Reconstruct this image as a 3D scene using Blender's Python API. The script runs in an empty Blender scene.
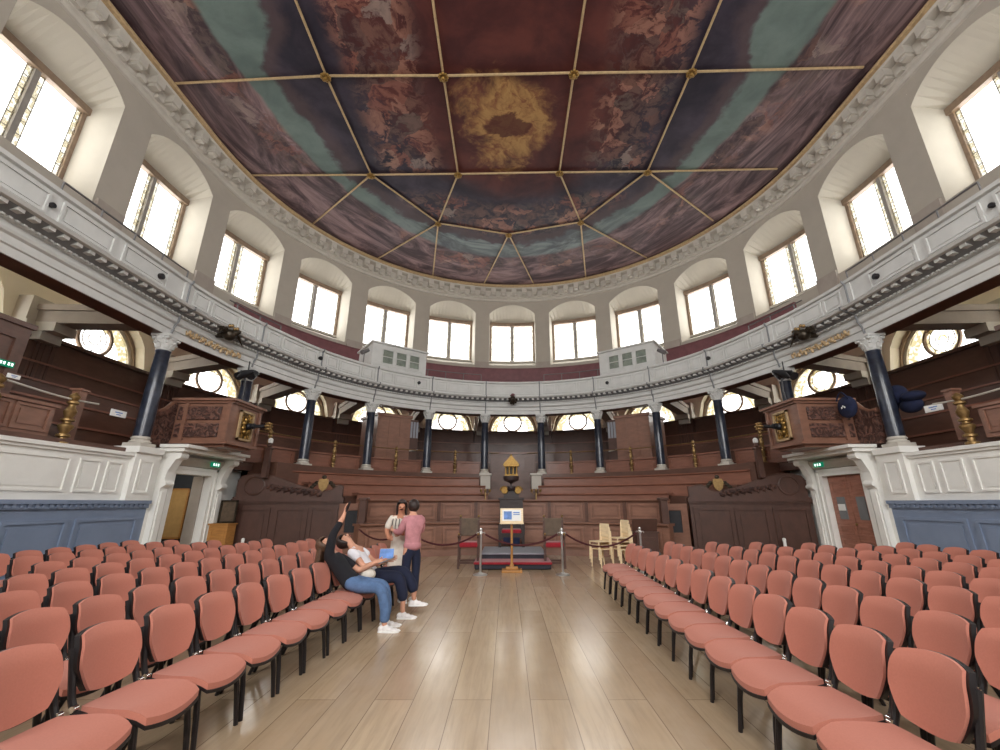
import bpy, bmesh, math, random
from mathutils import Vector, Matrix
random.seed(7)
PI = math.pi
scn = bpy.context.scene
COL = scn.collection

# ------------------------------------------------------------------ materials
def lin(r, g, b):
    f = lambda c: (c/255/12.92) if c/255 <= .04045 else ((c/255+.055)/1.055)**2.4
    return (f(r), f(g), f(b))

def nodes(name):
    m = bpy.data.materials.new(name); m.use_nodes = True
    nt = m.node_tree; nt.nodes.clear()
    out = nt.nodes.new('ShaderNodeOutputMaterial')
    return m, nt, out

def mix_rgb(nt, fac, a, b, mode='MIX'):
    n = nt.nodes.new('ShaderNodeMix'); n.data_type = 'RGBA'; n.blend_type = mode
    for sock, v in ((n.inputs[0], fac), (n.inputs[6], a), (n.inputs[7], b)):
        if hasattr(v, 'is_output') or isinstance(v, bpy.types.NodeSocket): nt.links.new(v, sock)
        elif isinstance(v, (int, float)): sock.default_value = v
        else: sock.default_value = (*v[:3], 1)
    return n.outputs[2]

def math_n(nt, op, a, b=0.0, c=None, clamp=False):
    n = nt.nodes.new('ShaderNodeMath'); n.operation = op; n.use_clamp = clamp
    for i, v in enumerate((a, b) if c is None else (a, b, c)):
        if isinstance(v, bpy.types.NodeSocket): nt.links.new(v, n.inputs[i])
        else: n.inputs[i].default_value = v
    return n.outputs[0]

def smooth(nt, x, lo, hi):
    n = nt.nodes.new('ShaderNodeMapRange'); n.interpolation_type = 'SMOOTHSTEP'
    nt.links.new(x, n.inputs[0]); n.inputs[1].default_value = lo; n.inputs[2].default_value = hi
    return n.outputs[0]

def noise(nt, vec, scale, detail=4, rough=.55, dist=0.0):
    n = nt.nodes.new('ShaderNodeTexNoise')
    n.inputs['Scale'].default_value = scale; n.inputs['Detail'].default_value = detail
    n.inputs['Roughness'].default_value = rough; n.inputs['Distortion'].default_value = dist
    if vec is not None: nt.links.new(vec, n.inputs['Vector'])
    return n

def mapping(nt, vec, scale=(1, 1, 1), loc=(0, 0, 0), rot=(0, 0, 0)):
    n = nt.nodes.new('ShaderNodeMapping'); nt.links.new(vec, n.inputs[0])
    n.inputs['Scale'].default_value = scale; n.inputs['Location'].default_value = loc
    n.inputs['Rotation'].default_value = rot
    return n.outputs[0]

def mat(name, col, rough=.55, metal=0., var=.18, scale=6., stretch=(1, 1, 1), bump=0., spec=.5, coat=0., sheen=0.):
    m, nt, out = nodes(name)
    p = nt.nodes.new('ShaderNodeBsdfPrincipled'); nt.links.new(p.outputs[0], out.inputs[0])
    tc = nt.nodes.new('ShaderNodeTexCoord')
    v = mapping(nt, tc.outputs['Object'], stretch)
    n = noise(nt, v, scale, 5, .6)
    a = tuple(c*(1-var) for c in col); b = tuple(min(1, c*(1+var)) for c in col)
    f = smooth(nt, n.outputs[0], .3, .7)
    nt.links.new(mix_rgb(nt, f, a, b), p.inputs['Base Color'])
    p.inputs['Roughness'].default_value = rough; p.inputs['Metallic'].default_value = metal
    p.inputs['Specular IOR Level'].default_value = spec
    p.inputs['Coat Weight'].default_value = coat; p.inputs['Coat Roughness'].default_value = .15
    if sheen: p.inputs['Sheen Weight'].default_value = sheen
    if bump:
        bn = nt.nodes.new('ShaderNodeBump'); bn.inputs['Strength'].default_value = bump; bn.inputs['Distance'].default_value = .01
        nt.links.new(n.outputs[0], bn.inputs['Height']); nt.links.new(bn.outputs[0], p.inputs['Normal'])
    return m

K = {}
K['cream']   = mat('cream plaster', lin(188, 181, 167), .85, var=.03, scale=1.5)
K['vault']   = mat('cream plaster with painted lunette light', lin(240, 232, 214), .85, var=.03, scale=1.5)  # cream plaster made paler to paint in light from the half round windows
K['wallp']   = mat('grey beige wall paint', lin(173, 165, 153), .8, var=.03, scale=1.5)
K['stone']   = mat('grey stone paint', lin(190, 184, 174), .7, var=.05, scale=3)
K['beam']    = mat('taupe painted beam', lin(160, 150, 140), .7, var=.06, scale=3)
K['gallery'] = mat('gallery off white paint', lin(196, 196, 193), .5, var=.05, scale=2.5)
K['galdark'] = mat('dark grey and painted cornice shade', lin(120, 122, 124), .6, var=.1, scale=3)  # dark grey; on the gallery cornice it paints in shade
K['white']   = mat('podium off white paint', lin(236, 235, 230), .45, var=.03, scale=2)
K['blue']    = mat('blue grey paint', lin(126, 140, 164), .5, var=.05, scale=2)
K['wood']    = mat('red brown oak', lin(130, 92, 75), .42, var=.12, scale=3, stretch=(1, 1, 3), coat=.15)
K['wood2']   = mat('dark walnut', lin(92, 62, 50), .42, var=.14, scale=3, stretch=(1, 1, 3), coat=.1)
K['wood3']   = mat('black brown carved wood', lin(80, 54, 45), .45, var=.14, scale=3, stretch=(1.5, 1.5, 1))
K['bench']   = mat('polished red brown bench', lin(130, 85, 68), .4, var=.12, scale=2, stretch=(1, 1, 5), coat=.15)
K['maroon']  = mat('maroon bench paint', lin(112, 66, 70), .5, var=.15, scale=3)
K['frame']   = mat('brown window timber', lin(138, 117, 98), .55, var=.15, scale=5)
K['mullion'] = mat('grey stone mullion', lin(150, 145, 140), .7, var=.08, scale=4)
K['lead']    = mat('lead came', lin(120, 112, 98), .6, var=.1)
K['navy']    = mat('navy blue marbled paint', lin(38, 44, 58), .28, var=.45, scale=5, coat=.3)
K['gold']    = mat('gilt', lin(134, 104, 54), .4, .75, var=.2, scale=20)
K['goldp']   = mat('gilt paint', lin(176, 150, 112), .5, .2, var=.15, scale=10)
K['brass']   = mat('aged brass', lin(150, 122, 80), .4, .75, var=.2, scale=14)
K['bronze']  = mat('dark bronze', lin(62, 54, 44), .4, .6, var=.3, scale=14)
K['iron']    = mat('black iron', lin(28, 28, 32), .5, .2, var=.1)
K['rail']    = mat('grey iron rail', lin(110, 108, 108), .5, .4, var=.1)
K['steel']   = mat('brushed steel', lin(205, 205, 205), .3, .9, var=.05)
K['fabric']  = mat('rust woven fabric', lin(185, 118, 101), .95, var=.03, scale=90, bump=.03, spec=.15, sheen=.15)
K['black']   = mat('black plastic', lin(24, 18, 20), .45, var=.1)
K['chrome']  = mat('chrome', lin(230, 230, 230), .15, 1., var=.02)
K['red']     = mat('crimson velvet', lin(150, 24, 40), .9, var=.15, scale=15, sheen=.3)
K['redrope'] = mat('maroon rope', lin(70, 22, 26), .85, var=.15, scale=25)
K['leather'] = mat('olive brown hide', lin(92, 76, 60), .6, var=.2, scale=8)
K['grey']    = mat('grey carpet', lin(150, 152, 160), .95, var=.08, scale=40)
K['darkgrey']= mat('charcoal cloth', lin(52, 52, 60), .9, var=.1, scale=30)
K['pale']    = mat('pale beech', lin(234, 212, 174), .5, var=.1, scale=4, stretch=(1, 1, 6))
K['oak']     = mat('honey oak', lin(176, 124, 66), .5, var=.15, scale=4, stretch=(1, 1, 6))
K['paper']   = mat('white paper', lin(236, 236, 234), .8, var=.02)
K['bluep']   = mat('blue print', lin(104, 140, 200), .7, var=.25, scale=9)
K['ink']     = mat('black ink', lin(40, 40, 44), .7)
K['green']   = mat('exit sign green', lin(30, 150, 110), .5, var=.03)
K['skin']    = mat('skin', lin(206, 152, 126), .6, var=.06, scale=8)
K['skin2']   = mat('tanned skin', lin(186, 128, 100), .6, var=.06, scale=8)
K['hair']    = mat('dark brown hair', lin(42, 28, 24), .55, var=.3, scale=30)
K['hair2']   = mat('brown hair', lin(84, 60, 44), .55, var=.3, scale=30)
K['knit']    = mat('black knit', lin(26, 26, 32), .95, var=.15, scale=40)
K['denim']   = mat('blue denim', lin(84, 110, 148), .9, var=.16, scale=12)
K['cotton']  = mat('white cotton', lin(232, 230, 236), .9, var=.04, scale=8)
K['pink']    = mat('dusty pink knit', lin(186, 128, 134), .9, var=.1, scale=14)
K['navyc']   = mat('navy cloth', lin(26, 32, 56), .9, var=.12, scale=12)
K['dress']   = mat('cream linen', lin(214, 206, 194), .9, var=.07, scale=14)
K['shoe']    = mat('white shoe leather', lin(230, 226, 224), .6, var=.05)
K['coat']    = mat('navy coat cloth', lin(20, 28, 58), .9, var=.25, scale=6)
K['board']   = mat('tan notice board', lin(186, 150, 96), .9, var=.08, scale=5)
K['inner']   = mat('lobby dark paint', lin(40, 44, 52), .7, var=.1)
K['lip']     = mat('lip', lin(150, 80, 78), .6)
K['door']    = mat('reddish oak door', lin(158, 108, 90), .45, var=.18, scale=3, stretch=(1, 1, 6), coat=.1)

def carved(name, base, hi, sc, rough=.5, metal=0., depth=.03):
    """low relief carving"""
    m, nt, out = nodes(name)
    p = nt.nodes.new('ShaderNodeBsdfPrincipled'); nt.links.new(p.outputs[0], out.inputs[0])
    tc = nt.nodes.new('ShaderNodeTexCoord')
    n = noise(nt, tc.outputs['Object'], sc, 3, .5, 2.0)
    f = smooth(nt, n.outputs[0], .42, .6)
    nt.links.new(mix_rgb(nt, f, base, hi), p.inputs['Base Color'])
    p.inputs['Roughness'].default_value = rough; p.inputs['Metallic'].default_value = metal
    bn = nt.nodes.new('ShaderNodeBump'); bn.inputs['Strength'].default_value = .9; bn.inputs['Distance'].default_value = depth
    nt.links.new(f, bn.inputs['Height']); nt.links.new(bn.outputs[0], p.inputs['Normal'])
    return m
K['ebony']   = mat('ebonised carved wood', lin(46, 33, 32), .45, var=.2, scale=4)
K['woodp']   = mat('red brown oak panel field', lin(142, 102, 84), .42, var=.12, scale=3, stretch=(1, 1, 3), coat=.15)
K['carve'] = carved('carved oak relief', lin(70, 46, 40), lin(116, 80, 68), 5)
K['carve2'] = carved('carved dark relief', lin(52, 32, 28), lin(92, 62, 52), 5)
K['gcarve'] = carved('gilt relief', lin(84, 62, 30), lin(190, 150, 76), 7, .45, .6)

def g2r(nt, g):
    r = nt.nodes.new('ShaderNodeMapRange'); nt.links.new(g.outputs[0], r.inputs[0])
    r.inputs[1].default_value = .25; r.inputs[2].default_value = .75; r.inputs[3].default_value = .16; r.inputs[4].default_value = .24
    return r.outputs[0]
def floor_material():
    m, nt, out = nodes('wide oak boards')
    p = nt.nodes.new('ShaderNodeBsdfPrincipled'); nt.links.new(p.outputs[0], out.inputs[0])
    tc = nt.nodes.new('ShaderNodeTexCoord')
    v = mapping(nt, tc.outputs['Object'], (1, 1, 1), (0, 0, 0), (0, 0, PI/2))
    br = nt.nodes.new('ShaderNodeTexBrick'); nt.links.new(v, br.inputs['Vector'])
    br.offset = .37; br.offset_frequency = 2; br.squash = 1
    br.inputs['Scale'].default_value = 1; br.inputs['Brick Width'].default_value = 3.1
    br.inputs['Row Height'].default_value = .335; br.inputs['Mortar Size'].default_value = .004
    br.inputs['Mortar Smooth'].default_value = .1; br.inputs['Bias'].default_value = 0
    br.inputs['Color1'].default_value = (.0, .0, .0, 1); br.inputs['Color2'].default_value = (1, 1, 1, 1)
    br.inputs['Mortar'].default_value = (.5, .5, .5, 1)
    g = noise(nt, mapping(nt, tc.outputs['Object'], (9, .7, 1)), 2.2, 6, .6, .6)
    k = noise(nt, mapping(nt, tc.outputs['Object'], (1.2, .8, 1)), 1.6, 4, .6)
    board = mix_rgb(nt, br.outputs['Color'], lin(166, 141, 112), lin(190, 166, 136))
    grain = mix_rgb(nt, math_n(nt, 'MULTIPLY', smooth(nt, g.outputs[0], .35, .75), .6), board, lin(150, 128, 102))
    g2 = nt.nodes[-1]
    worn = mix_rgb(nt, math_n(nt, 'MULTIPLY', smooth(nt, k.outputs[0], .3, .8), .3), grain, lin(196, 178, 156))
    fin = mix_rgb(nt, br.outputs['Fac'], worn, lin(132, 110, 88))
    nt.links.new(fin, p.inputs['Base Color'])
    r = nt.nodes.new('ShaderNodeMapRange'); nt.links.new(k.outputs[0], r.inputs[0])
    r.inputs[1].default_value = .3; r.inputs[2].default_value = .7; r.inputs[3].default_value = .17; r.inputs[4].default_value = .33
    nt.links.new(g2r(nt, g), p.inputs['Roughness'])
    bn = nt.nodes.new('ShaderNodeBump'); bn.inputs['Strength'].default_value = .25; bn.inputs['Distance'].default_value = .006
    h = math_n(nt, 'SUBTRACT', math_n(nt, 'MULTIPLY', g.outputs[0], .06), br.outputs['Fac'])
    nt.links.new(h, bn.inputs['Height']); nt.links.new(bn.outputs[0], p.inputs['Normal'])
    return m
K['floor'] = floor_material()

CEN_Y, CEN_R = 13.9, 12.55
def ceiling_material():
    """painted canvas: a generic cloudscape, plum rim, teal sky, slate clouds, russet middle with a glowing cloud"""
    m, nt, out = nodes('painted canvas clouds')
    p = nt.nodes.new('ShaderNodeBsdfPrincipled'); nt.links.new(p.outputs[0], out.inputs[0])
    p.inputs['Roughness'].default_value = .6; p.inputs['Specular IOR Level'].default_value = .25
    tc = nt.nodes.new('ShaderNodeTexCoord'); ob = tc.outputs['Object']
    w = noise(nt, ob, .22, 5, .62)
    sep = nt.nodes.new('ShaderNodeSeparateXYZ'); nt.links.new(ob, sep.inputs[0])
    ws = nt.nodes.new('ShaderNodeSeparateColor'); nt.links.new(w.outputs['Color'], ws.inputs[0])
    wx = math_n(nt, 'MULTIPLY', math_n(nt, 'SUBTRACT', ws.outputs[0], .5), 7.0)
    wy = math_n(nt, 'MULTIPLY', math_n(nt, 'SUBTRACT', ws.outputs[1], .5), 7.0)
    X, Y = sep.outputs[0], sep.outputs[1]
    yo = math_n(nt, 'MAXIMUM', math_n(nt, 'SUBTRACT', Y, CEN_Y-4.5), 0.0)
    yo2 = math_n(nt, 'MULTIPLY', yo, 12.25/16.75)
    rho0 = math_n(nt, 'DIVIDE', math_n(nt, 'SQRT', math_n(nt, 'ADD', math_n(nt, 'POWER', math_n(nt, 'ABSOLUTE', X), 2.0), math_n(nt, 'POWER', yo2, 2.0))), 12.25)
    turb = noise(nt, ob, .75, 6, .62, .5)
    ts = math_n(nt, 'SUBTRACT', turb.outputs[0], .5)
    rho = math_n(nt, 'ADD', math_n(nt, 'ADD', rho0, math_n(nt, 'MULTIPLY', wx, .02)), math_n(nt, 'MULTIPLY', ts, .10))
    rho_s = math_n(nt, 'ADD', rho0, math_n(nt, 'MULTIPLY', wy, .014))
    near = smooth(nt, Y, 11.2, 9.2)
    far = smooth(nt, Y, 17.0, 21.0)
    warp = nt.nodes.new('ShaderNodeVectorMath'); warp.operation = 'MULTIPLY_ADD'
    nt.links.new(turb.outputs['Color'], warp.inputs[0]); warp.inputs[1].default_value = (1.5, 1.5, 0); nt.links.new(ob, warp.inputs[2])
    cl = noise(nt, ob, .55, 6, .62, .4)
    fine = noise(nt, warp.outputs[0], 2.2, 5, .65, .8)
    # streaky light on the rim clouds
    sv = nt.nodes.new('ShaderNodeCombineXYZ'); nt.links.new(math_n(nt, 'MULTIPLY', rho0, 9.0), sv.inputs[0])
    nt.links.new(math_n(nt, 'MULTIPLY', math_n(nt, 'ARCTAN2', yo2, X), 2.2), sv.inputs[1])
    streak = noise(nt, mapping(nt, sv.outputs[0], (1, 1, 1), (0, 0, 0), (0, 0, .7)), 1.5, 5, .7, 1.2)
    russet = mix_rgb(nt, smooth(nt, cl.outputs[0], .35, .7), lin(64, 30, 30), lin(92, 48, 42))
    slate = mix_rgb(nt, smooth(nt, cl.outputs[0], .35, .7), lin(34, 30, 42), lin(62, 54, 66))
    teal = mix_rgb(nt, smooth(nt, cl.outputs[0], .3, .7), lin(82, 96, 92), lin(106, 120, 114))
    plum = mix_rgb(nt, smooth(nt, streak.outputs[0], .38, .74), lin(58, 42, 46), lin(142, 116, 116))
    c = mix_rgb(nt, smooth(nt, rho, .40, .52), russet, slate)
    ri = math_n(nt, 'SUBTRACT', .725, math_n(nt, 'MULTIPLY', near, .10))
    tin = smooth(nt, math_n(nt, 'SUBTRACT', rho, ri), -.012, .012)
    c = mix_rgb(nt, tin, c, mix_rgb(nt, math_n(nt, 'MULTIPLY', far, .6), teal, mix_rgb(nt, smooth(nt, streak.outputs[0], .4, .65), lin(66, 62, 74), lin(130, 138, 138))))
    # brown underside along the cloud edge
    edge = math_n(nt, 'MULTIPLY', smooth(nt, math_n(nt, 'SUBTRACT', rho, ri), -.07, -.02), math_n(nt, 'SUBTRACT', 1.0, tin))
    c = mix_rgb(nt, math_n(nt, 'MULTIPLY', edge, .45), c, lin(92, 72, 70))
    c = mix_rgb(nt, smooth(nt, rho_s, .795, .812), c, plum)
    # clusters of warm figure-like dabs
    vo = nt.nodes.new('ShaderNodeTexVoronoi'); vo.inputs['Scale'].default_value = 1.25; nt.links.new(warp.outputs[0], vo.inputs['Vector'])
    vs = nt.nodes.new('ShaderNodeSeparateColor'); nt.links.new(vo.outputs['Color'], vs.inputs[0])
    rp = nt.nodes.new('ShaderNodeValToRGB'); rp.color_ramp.interpolation = 'CONSTANT'
    els = rp.color_ramp.elements
    cols_ = [(0, lin(36, 30, 40)), (.22, lin(150, 104, 88)), (.36, lin(70, 36, 34)), (.5, lin(140, 130, 124)), (.58, lin(52, 62, 64)), (.72, lin(118, 62, 52)), (.84, lin(40, 34, 44)), (.93, lin(168, 126, 106))]
    els[0].position, els[0].color = 0, (*cols_[0][1], 1); els[1].position, els[1].color = .22, (*cols_[1][1], 1)
    for po, cc in cols_[2:]:
        e_ = els.new(po); e_.color = (*cc, 1)
    nt.links.new(vs.outputs[0], rp.inputs[0])
    dab = mix_rgb(nt, .35, rp.outputs[0], mix_rgb(nt, smooth(nt, fine.outputs[0], .35, .65), lin(40, 28, 32), lin(170, 130, 112)))
    ax = math_n(nt, 'ABSOLUTE', X)
    side = math_n(nt, 'MULTIPLY', math_n(nt, 'MULTIPLY', smooth(nt, ax, 2.9, 3.9), smooth(nt, ax, 6.4, 5.5)), smooth(nt, Y, 16.3, 15.3))
    back = math_n(nt, 'MULTIPLY', math_n(nt, 'MULTIPLY', smooth(nt, rho0, .50, .56), smooth(nt, rho0, .70, .64)), smooth(nt, Y, 16.8, 17.8))
    rim = math_n(nt, 'MULTIPLY', math_n(nt, 'MULTIPLY', smooth(nt, rho0, .795, .83), smooth(nt, rho0, .95, .88)), .55)
    big = noise(nt, ob, .33, 3, .5)
    gate = smooth(nt, big.outputs[0], .43, .55)
    brk = smooth(nt, fine.outputs[0], .40, .52)
    zone = math_n(nt, 'MULTIPLY', math_n(nt, 'MAXIMUM', math_n(nt, 'MULTIPLY', math_n(nt, 'MAXIMUM', side, back), .72), math_n(nt, 'MULTIPLY', rim, gate)), brk)
    c = mix_rgb(nt, zone, c, dab)
    # glowing cloud in the middle panel, its edge broken into billows
    gx = math_n(nt, 'DIVIDE', math_n(nt, 'ADD', X, 0.2), 2.0); gy = math_n(nt, 'DIVIDE', math_n(nt, 'SUBTRACT', Y, 13.4), 2.5)
    gr = math_n(nt, 'SQRT', math_n(nt, 'ADD', math_n(nt, 'MULTIPLY', gx, gx), math_n(nt, 'MULTIPLY', gy, gy)))
    gr = math_n(nt, 'ADD', gr, math_n(nt, 'MULTIPLY', ts, 2.2))
    glow = smooth(nt, gr, 1.05, .5)
    c = mix_rgb(nt, math_n(nt, 'MULTIPLY', glow, .88), c, mix_rgb(nt, smooth(nt, fine.outputs[0], .40, .66), lin(172, 134, 82), lin(122, 78, 52)))
    hx = math_n(nt, 'DIVIDE', math_n(nt, 'ADD', X, 0.2), 1.05); hy = math_n(nt, 'DIVIDE', math_n(nt, 'SUBTRACT', Y, 13.35), .62)
    hr = math_n(nt, 'ADD', math_n(nt, 'SQRT', math_n(nt, 'ADD', math_n(nt, 'MULTIPLY', hx, hx), math_n(nt, 'MULTIPLY', hy, hy))), math_n(nt, 'MULTIPLY', ts, 2.0))
    c = mix_rgb(nt, math_n(nt, 'MULTIPLY', smooth(nt, hr, 1.0, .8), .85), c, lin(74, 34, 28))
    nt.links.new(c, p.inputs['Base Color'])
    return m
K['ceiling'] = ceiling_material()

def glass_material(name, a, b, sc, fac=.5):
    m, nt, out = nodes(name)
    tc = nt.nodes.new('ShaderNodeTexCoord')
    vo = nt.nodes.new('ShaderNodeTexVoronoi'); vo.inputs['Scale'].default_value = sc
    nt.links.new(tc.outputs['Object'], vo.inputs['Vector'])
    s = nt.nodes.new('ShaderNodeSeparateColor'); nt.links.new(vo.outputs['Color'], s.inputs[0])
    t = nt.nodes.new('ShaderNodeBsdfTransparent')
    nt.links.new(mix_rgb(nt, smooth(nt, s.outputs[0], fac-.05, fac+.05), a, b), t.inputs[0])
    g = nt.nodes.new('ShaderNodeBsdfGlossy'); g.inputs['Roughness'].default_value = .08
    mx = nt.nodes.new('ShaderNodeMixShader'); mx.inputs[0].default_value = .04
    nt.links.new(t.outputs[0], mx.inputs[1]); nt.links.new(g.outputs[0], mx.inputs[2]); nt.links.new(mx.outputs[0], out.inputs[0])
    return m
K['glass'] = glass_material('clear leaded glass', (.97, .97, .97), (.93, .94, .95), 1.2)
K['stain'] = glass_material('amber stained glass', (.53, .50, .42), (.63, .62, .58), 9)
K['stain1'] = glass_material('amber quarry glass', (.26, .225, .13), (.40, .37, .28), 9)
K['stain2'] = glass_material('tinted roundel glass', (.28, .24, .14), (.5, .46, .34), 7)
K['boothglass'] = mat('booth glass with painted sheen', lin(120, 128, 118), .15, var=.25, scale=3)  # opaque grey green, painting in the sheen of the unlit panes
m, nt, out = nodes('lit bulb'); e = nt.nodes.new('ShaderNodeEmission'); e.inputs[0].default_value = (1, .93, .7, 1); e.inputs[1].default_value = 14
nt.links.new(e.outputs[0], out.inputs[0]); K['bulb'] = m
m, nt, out = nodes('lit exit sign'); e = nt.nodes.new('ShaderNodeEmission'); e.inputs[0].default_value = (*lin(40, 190, 140), 1); e.inputs[1].default_value = .5
nt.links.new(e.outputs[0], out.inputs[0]); K['exit'] = m
m, nt, out = nodes('lit sign lettering'); e = nt.nodes.new('ShaderNodeEmission'); e.inputs[0].default_value = (.9, 1, .95, 1); e.inputs[1].default_value = 2.2
nt.links.new(e.outputs[0], out.inputs[0]); K['exitw'] = m

# ------------------------------------------------------------------ curved plan
class Plan:
    """a D plan: straight sides running into a half circle. s = length along the curve from its middle, + to the right"""
    def __init__(s, R, c, bulge=0, x0=0): s.R, s.c, s.q, s.bulge, s.x0 = R, c, R*PI/2, bulge, x0
    def pt(s, a, r, z):
        if s.bulge:
            f = max(0, min(1, (abs(a)-11.5)/4.5)); r += s.bulge*f*f*(3-2*f)
        if abs(a) <= s.q:
            t = PI/2 - a/s.R
            return Vector((s.x0+r*math.cos(t), s.c + r*math.sin(t), z))
        sg = 1 if a > 0 else -1
        return Vector((s.x0+sg*r, s.c-(abs(a)-s.q), z))
    def ang(s, a):
        """rotation about z that turns local -y (front) towards the arena"""
        a = max(-s.q, min(s.q, a))
        return -a/s.R
    def cuts(s, a0, a1, step=.35):
        st = {a0, a1}
        lo, hi = max(a0, -s.q), min(a1, s.q)
        if hi > lo:
            n = max(1, math.ceil((hi-lo)/step))
            st |= {lo+(hi-lo)*i/n for i in range(n+1)}
        if s.bulge:
            for sg in (-1, 1): st |= {sg*v for v in (s.q+.4, s.q+.9, s.q+1.4, s.q+1.8) if a0 < sg*v < a1}
        return sorted(st)
G = Plan(9.05, 12.1, .5, .1)      # columns and gallery front
W = Plan(13.3, 13.7, 0, .17)     # outer wall
ZB, ZT = 2.95, 5.97
def gz(z):
    k = [(5.0, 5.17), (5.8, 5.97), (6.48, 6.56), (6.8, 6.74), (7.0, 6.86), (7.97, 7.66), (9, 8.69)]
    for (a, b_), (c, d) in zip(k, k[1:]):
        if z <= c: return b_+(d-b_)*(z-a)/(c-a)
    return z       # column foot, underside of gallery front

# ------------------------------------------------------------------ mesh builder
ORIG = {}
class B:
    def __init__(s): s.bm = bmesh.new()
    def face(s, pts):
        try: return s.bm.faces.new([s.bm.verts.new(p) for p in pts])
        except ValueError: return None
    def box(s, c, d, rz=0, bev=0, rx=0, ry=0, taper=1):
        M = Matrix.Translation(c) @ Matrix.Rotation(rz, 4, 'Z') @ Matrix.Rotation(ry, 4, 'Y') @ Matrix.Rotation(rx, 4, 'X')
        vs = []
        for x in (-1, 1):
            for y in (-1, 1):
                for z in (-1, 1):
                    k = taper if z > 0 else 1
                    vs.append(s.bm.verts.new(M @ Vector((x*d[0]/2*k, y*d[1]/2*k, z*d[2]/2))))
        fs = [s.bm.faces.new([vs[i] for i in q]) for q in ((0, 1, 3, 2), (4, 6, 7, 5), (0, 4, 5, 1), (2, 3, 7, 6), (0, 2, 6, 4), (1, 5, 7, 3))]
        if bev:
            es = list({e for f in fs for e in f.edges})
            bmesh.ops.bevel(s.bm, geom=es, offset=bev, segments=2, affect='EDGES', profile=.5)
        return s
    def prism(s, poly, axis_o, axis_u, axis_v, depth_vec):
        """closed 2-D outline spanned by u and v, pushed along depth_vec"""
        o, u, v, dv = map(Vector, (axis_o, axis_u, axis_v, depth_vec))
        a = [s.bm.verts.new(o+u*p[0]+v*p[1]) for p in poly]
        b = [s.bm.verts.new(o+u*p[0]+v*p[1]+dv) for p in poly]
        s.bm.faces.new(a); s.bm.faces.new(b[::-1])
        n = len(poly)
        for i in range(n): s.bm.faces.new((a[i], b[i], b[(i+1) % n], a[(i+1) % n]))
        return s
    def tube(s, pts, r, n=8, closed=False, flat=1.0):
        pts = [Vector(p) for p in pts]; L = len(pts); rings = []
        up = None
        for i, p in enumerate(pts):
            if closed: t = pts[(i+1) % L]-pts[i-1]
            else: t = pts[min(i+1, L-1)]-pts[max(i-1, 0)]
            t.normalize()
            if up is None:
                up = Vector((0, 0, 1)) if abs(t.z) < .9 else Vector((1, 0, 0))
            x = t.cross(up); x.normalize(); y = x.cross(t); up = y
            rr = r[i] if isinstance(r, (list, tuple)) else r
            rings.append([s.bm.verts.new(p + x*math.cos(2*PI*k/n)*rr + y*math.sin(2*PI*k/n)*rr*flat) for k in range(n)])
        for i in range(L if closed else L-1):
            A, Bq = rings[i], rings[(i+1) % L]
            for k in range(n): s.bm.faces.new((A[k], A[(k+1) % n], Bq[(k+1) % n], Bq[k]))
        if not closed:
            s.bm.faces.new(rings[0][::-1]); s.bm.faces.new(rings[-1])
        return s
    def lathe(s, prof, n=20, o=(0, 0, 0), axis='Z'):
        o = Vector(o); rings = []
        for r, z in prof:
            ring = []
            for k in range(n):
                a = 2*PI*k/n
                v = Vector((r*math.cos(a), r*math.sin(a), z))
                if axis == 'X': v = Vector((z, v.x, v.y))
                if axis == 'Y': v = Vector((v.x, z, v.y))
                ring.append(s.bm.verts.new(o+v))
            rings.append(ring)
        for A, C in zip(rings, rings[1:]):
            for k in range(n): s.bm.faces.new((A[k], A[(k+1) % n], C[(k+1) % n], C[k]))
        s.bm.faces.new(rings[0][::-1]); s.bm.faces.new(rings[-1])
        return s
    def ball(s, c, r, n=10):
        rr = (r, r, r) if isinstance(r, (int, float)) else r
        M = Matrix.Translation(c) @ Matrix.Diagonal((*rr, 1))
        bmesh.ops.create_uvsphere(s.bm, u_segments=n, v_segments=max(6, n*2//3), radius=1, matrix=M)
        return s
    def sweep(s, P, prof, a0, a1, closed=True, step=.35):
        """profile of (r, z) carried along the plan P"""
        cu = P.cuts(a0, a1, step)
        rows = [[s.bm.verts.new(P.pt(a, r, z)) for r, z in prof] for a in cu]
        n = len(prof)
        for A, C in zip(rows, rows[1:]):
            for i in range(n if closed else n-1):
                j = (i+1) % n
                s.bm.faces.new((A[i], A[j], C[j], C[i]))
        if closed:
            s.bm.faces.new(rows[0][::-1]); s.bm.faces.new(rows[-1])
        return s
    def pbox(s, P, a0, a1, r0, r1, z0, z1, step=.35):
        return s.sweep(P, [(r0, z0), (r1, z0), (r1, z1), (r0, z1)], a0, a1, True, step)
    def crenel(s, P, a0, a1, step, w, r_out, r_in, z0, z1):
        """one connected strip whose face steps in and out"""
        rows = []; a = a0
        def sec(a, r): rows.append([s.bm.verts.new(P.pt(a, q, z)) for q, z in ((r, z0), (r_in+.02, z0), (r_in+.02, z1), (r, z1))])
        while a < a1:
            sec(a, r_in); sec(a, r_out); sec(a+w, r_out); sec(a+w, r_in); a += step
        for A, C in zip(rows, rows[1:]):
            for i in range(4):
                j = (i+1) % 4
                s.bm.faces.new((A[i], A[j], C[j], C[i]))
        return s
    def panel(s, P, a0, a1, z0, z1, r, t=.05, d=.03):
        """raised moulding frame with a fielded middle, standing off the face r towards the arena"""
        s.pbox(P, a0, a1, r-d, r, z0, z0+t); s.pbox(P, a0, a1, r-d, r, z1-t, z1)
        s.pbox(P, a0, a0+t, r-d, r, z0+t, z1-t); s.pbox(P, a1-t, a1, r-d, r, z0+t, z1-t)
        g = t*1.1
        if z1-z0 > 4*t and a1-a0 > 4*t: s.pbox(P, a0+t+g, a1-t-g, r-d*.5, r, z0+t+g, z1-t-g)
        return s
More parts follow.
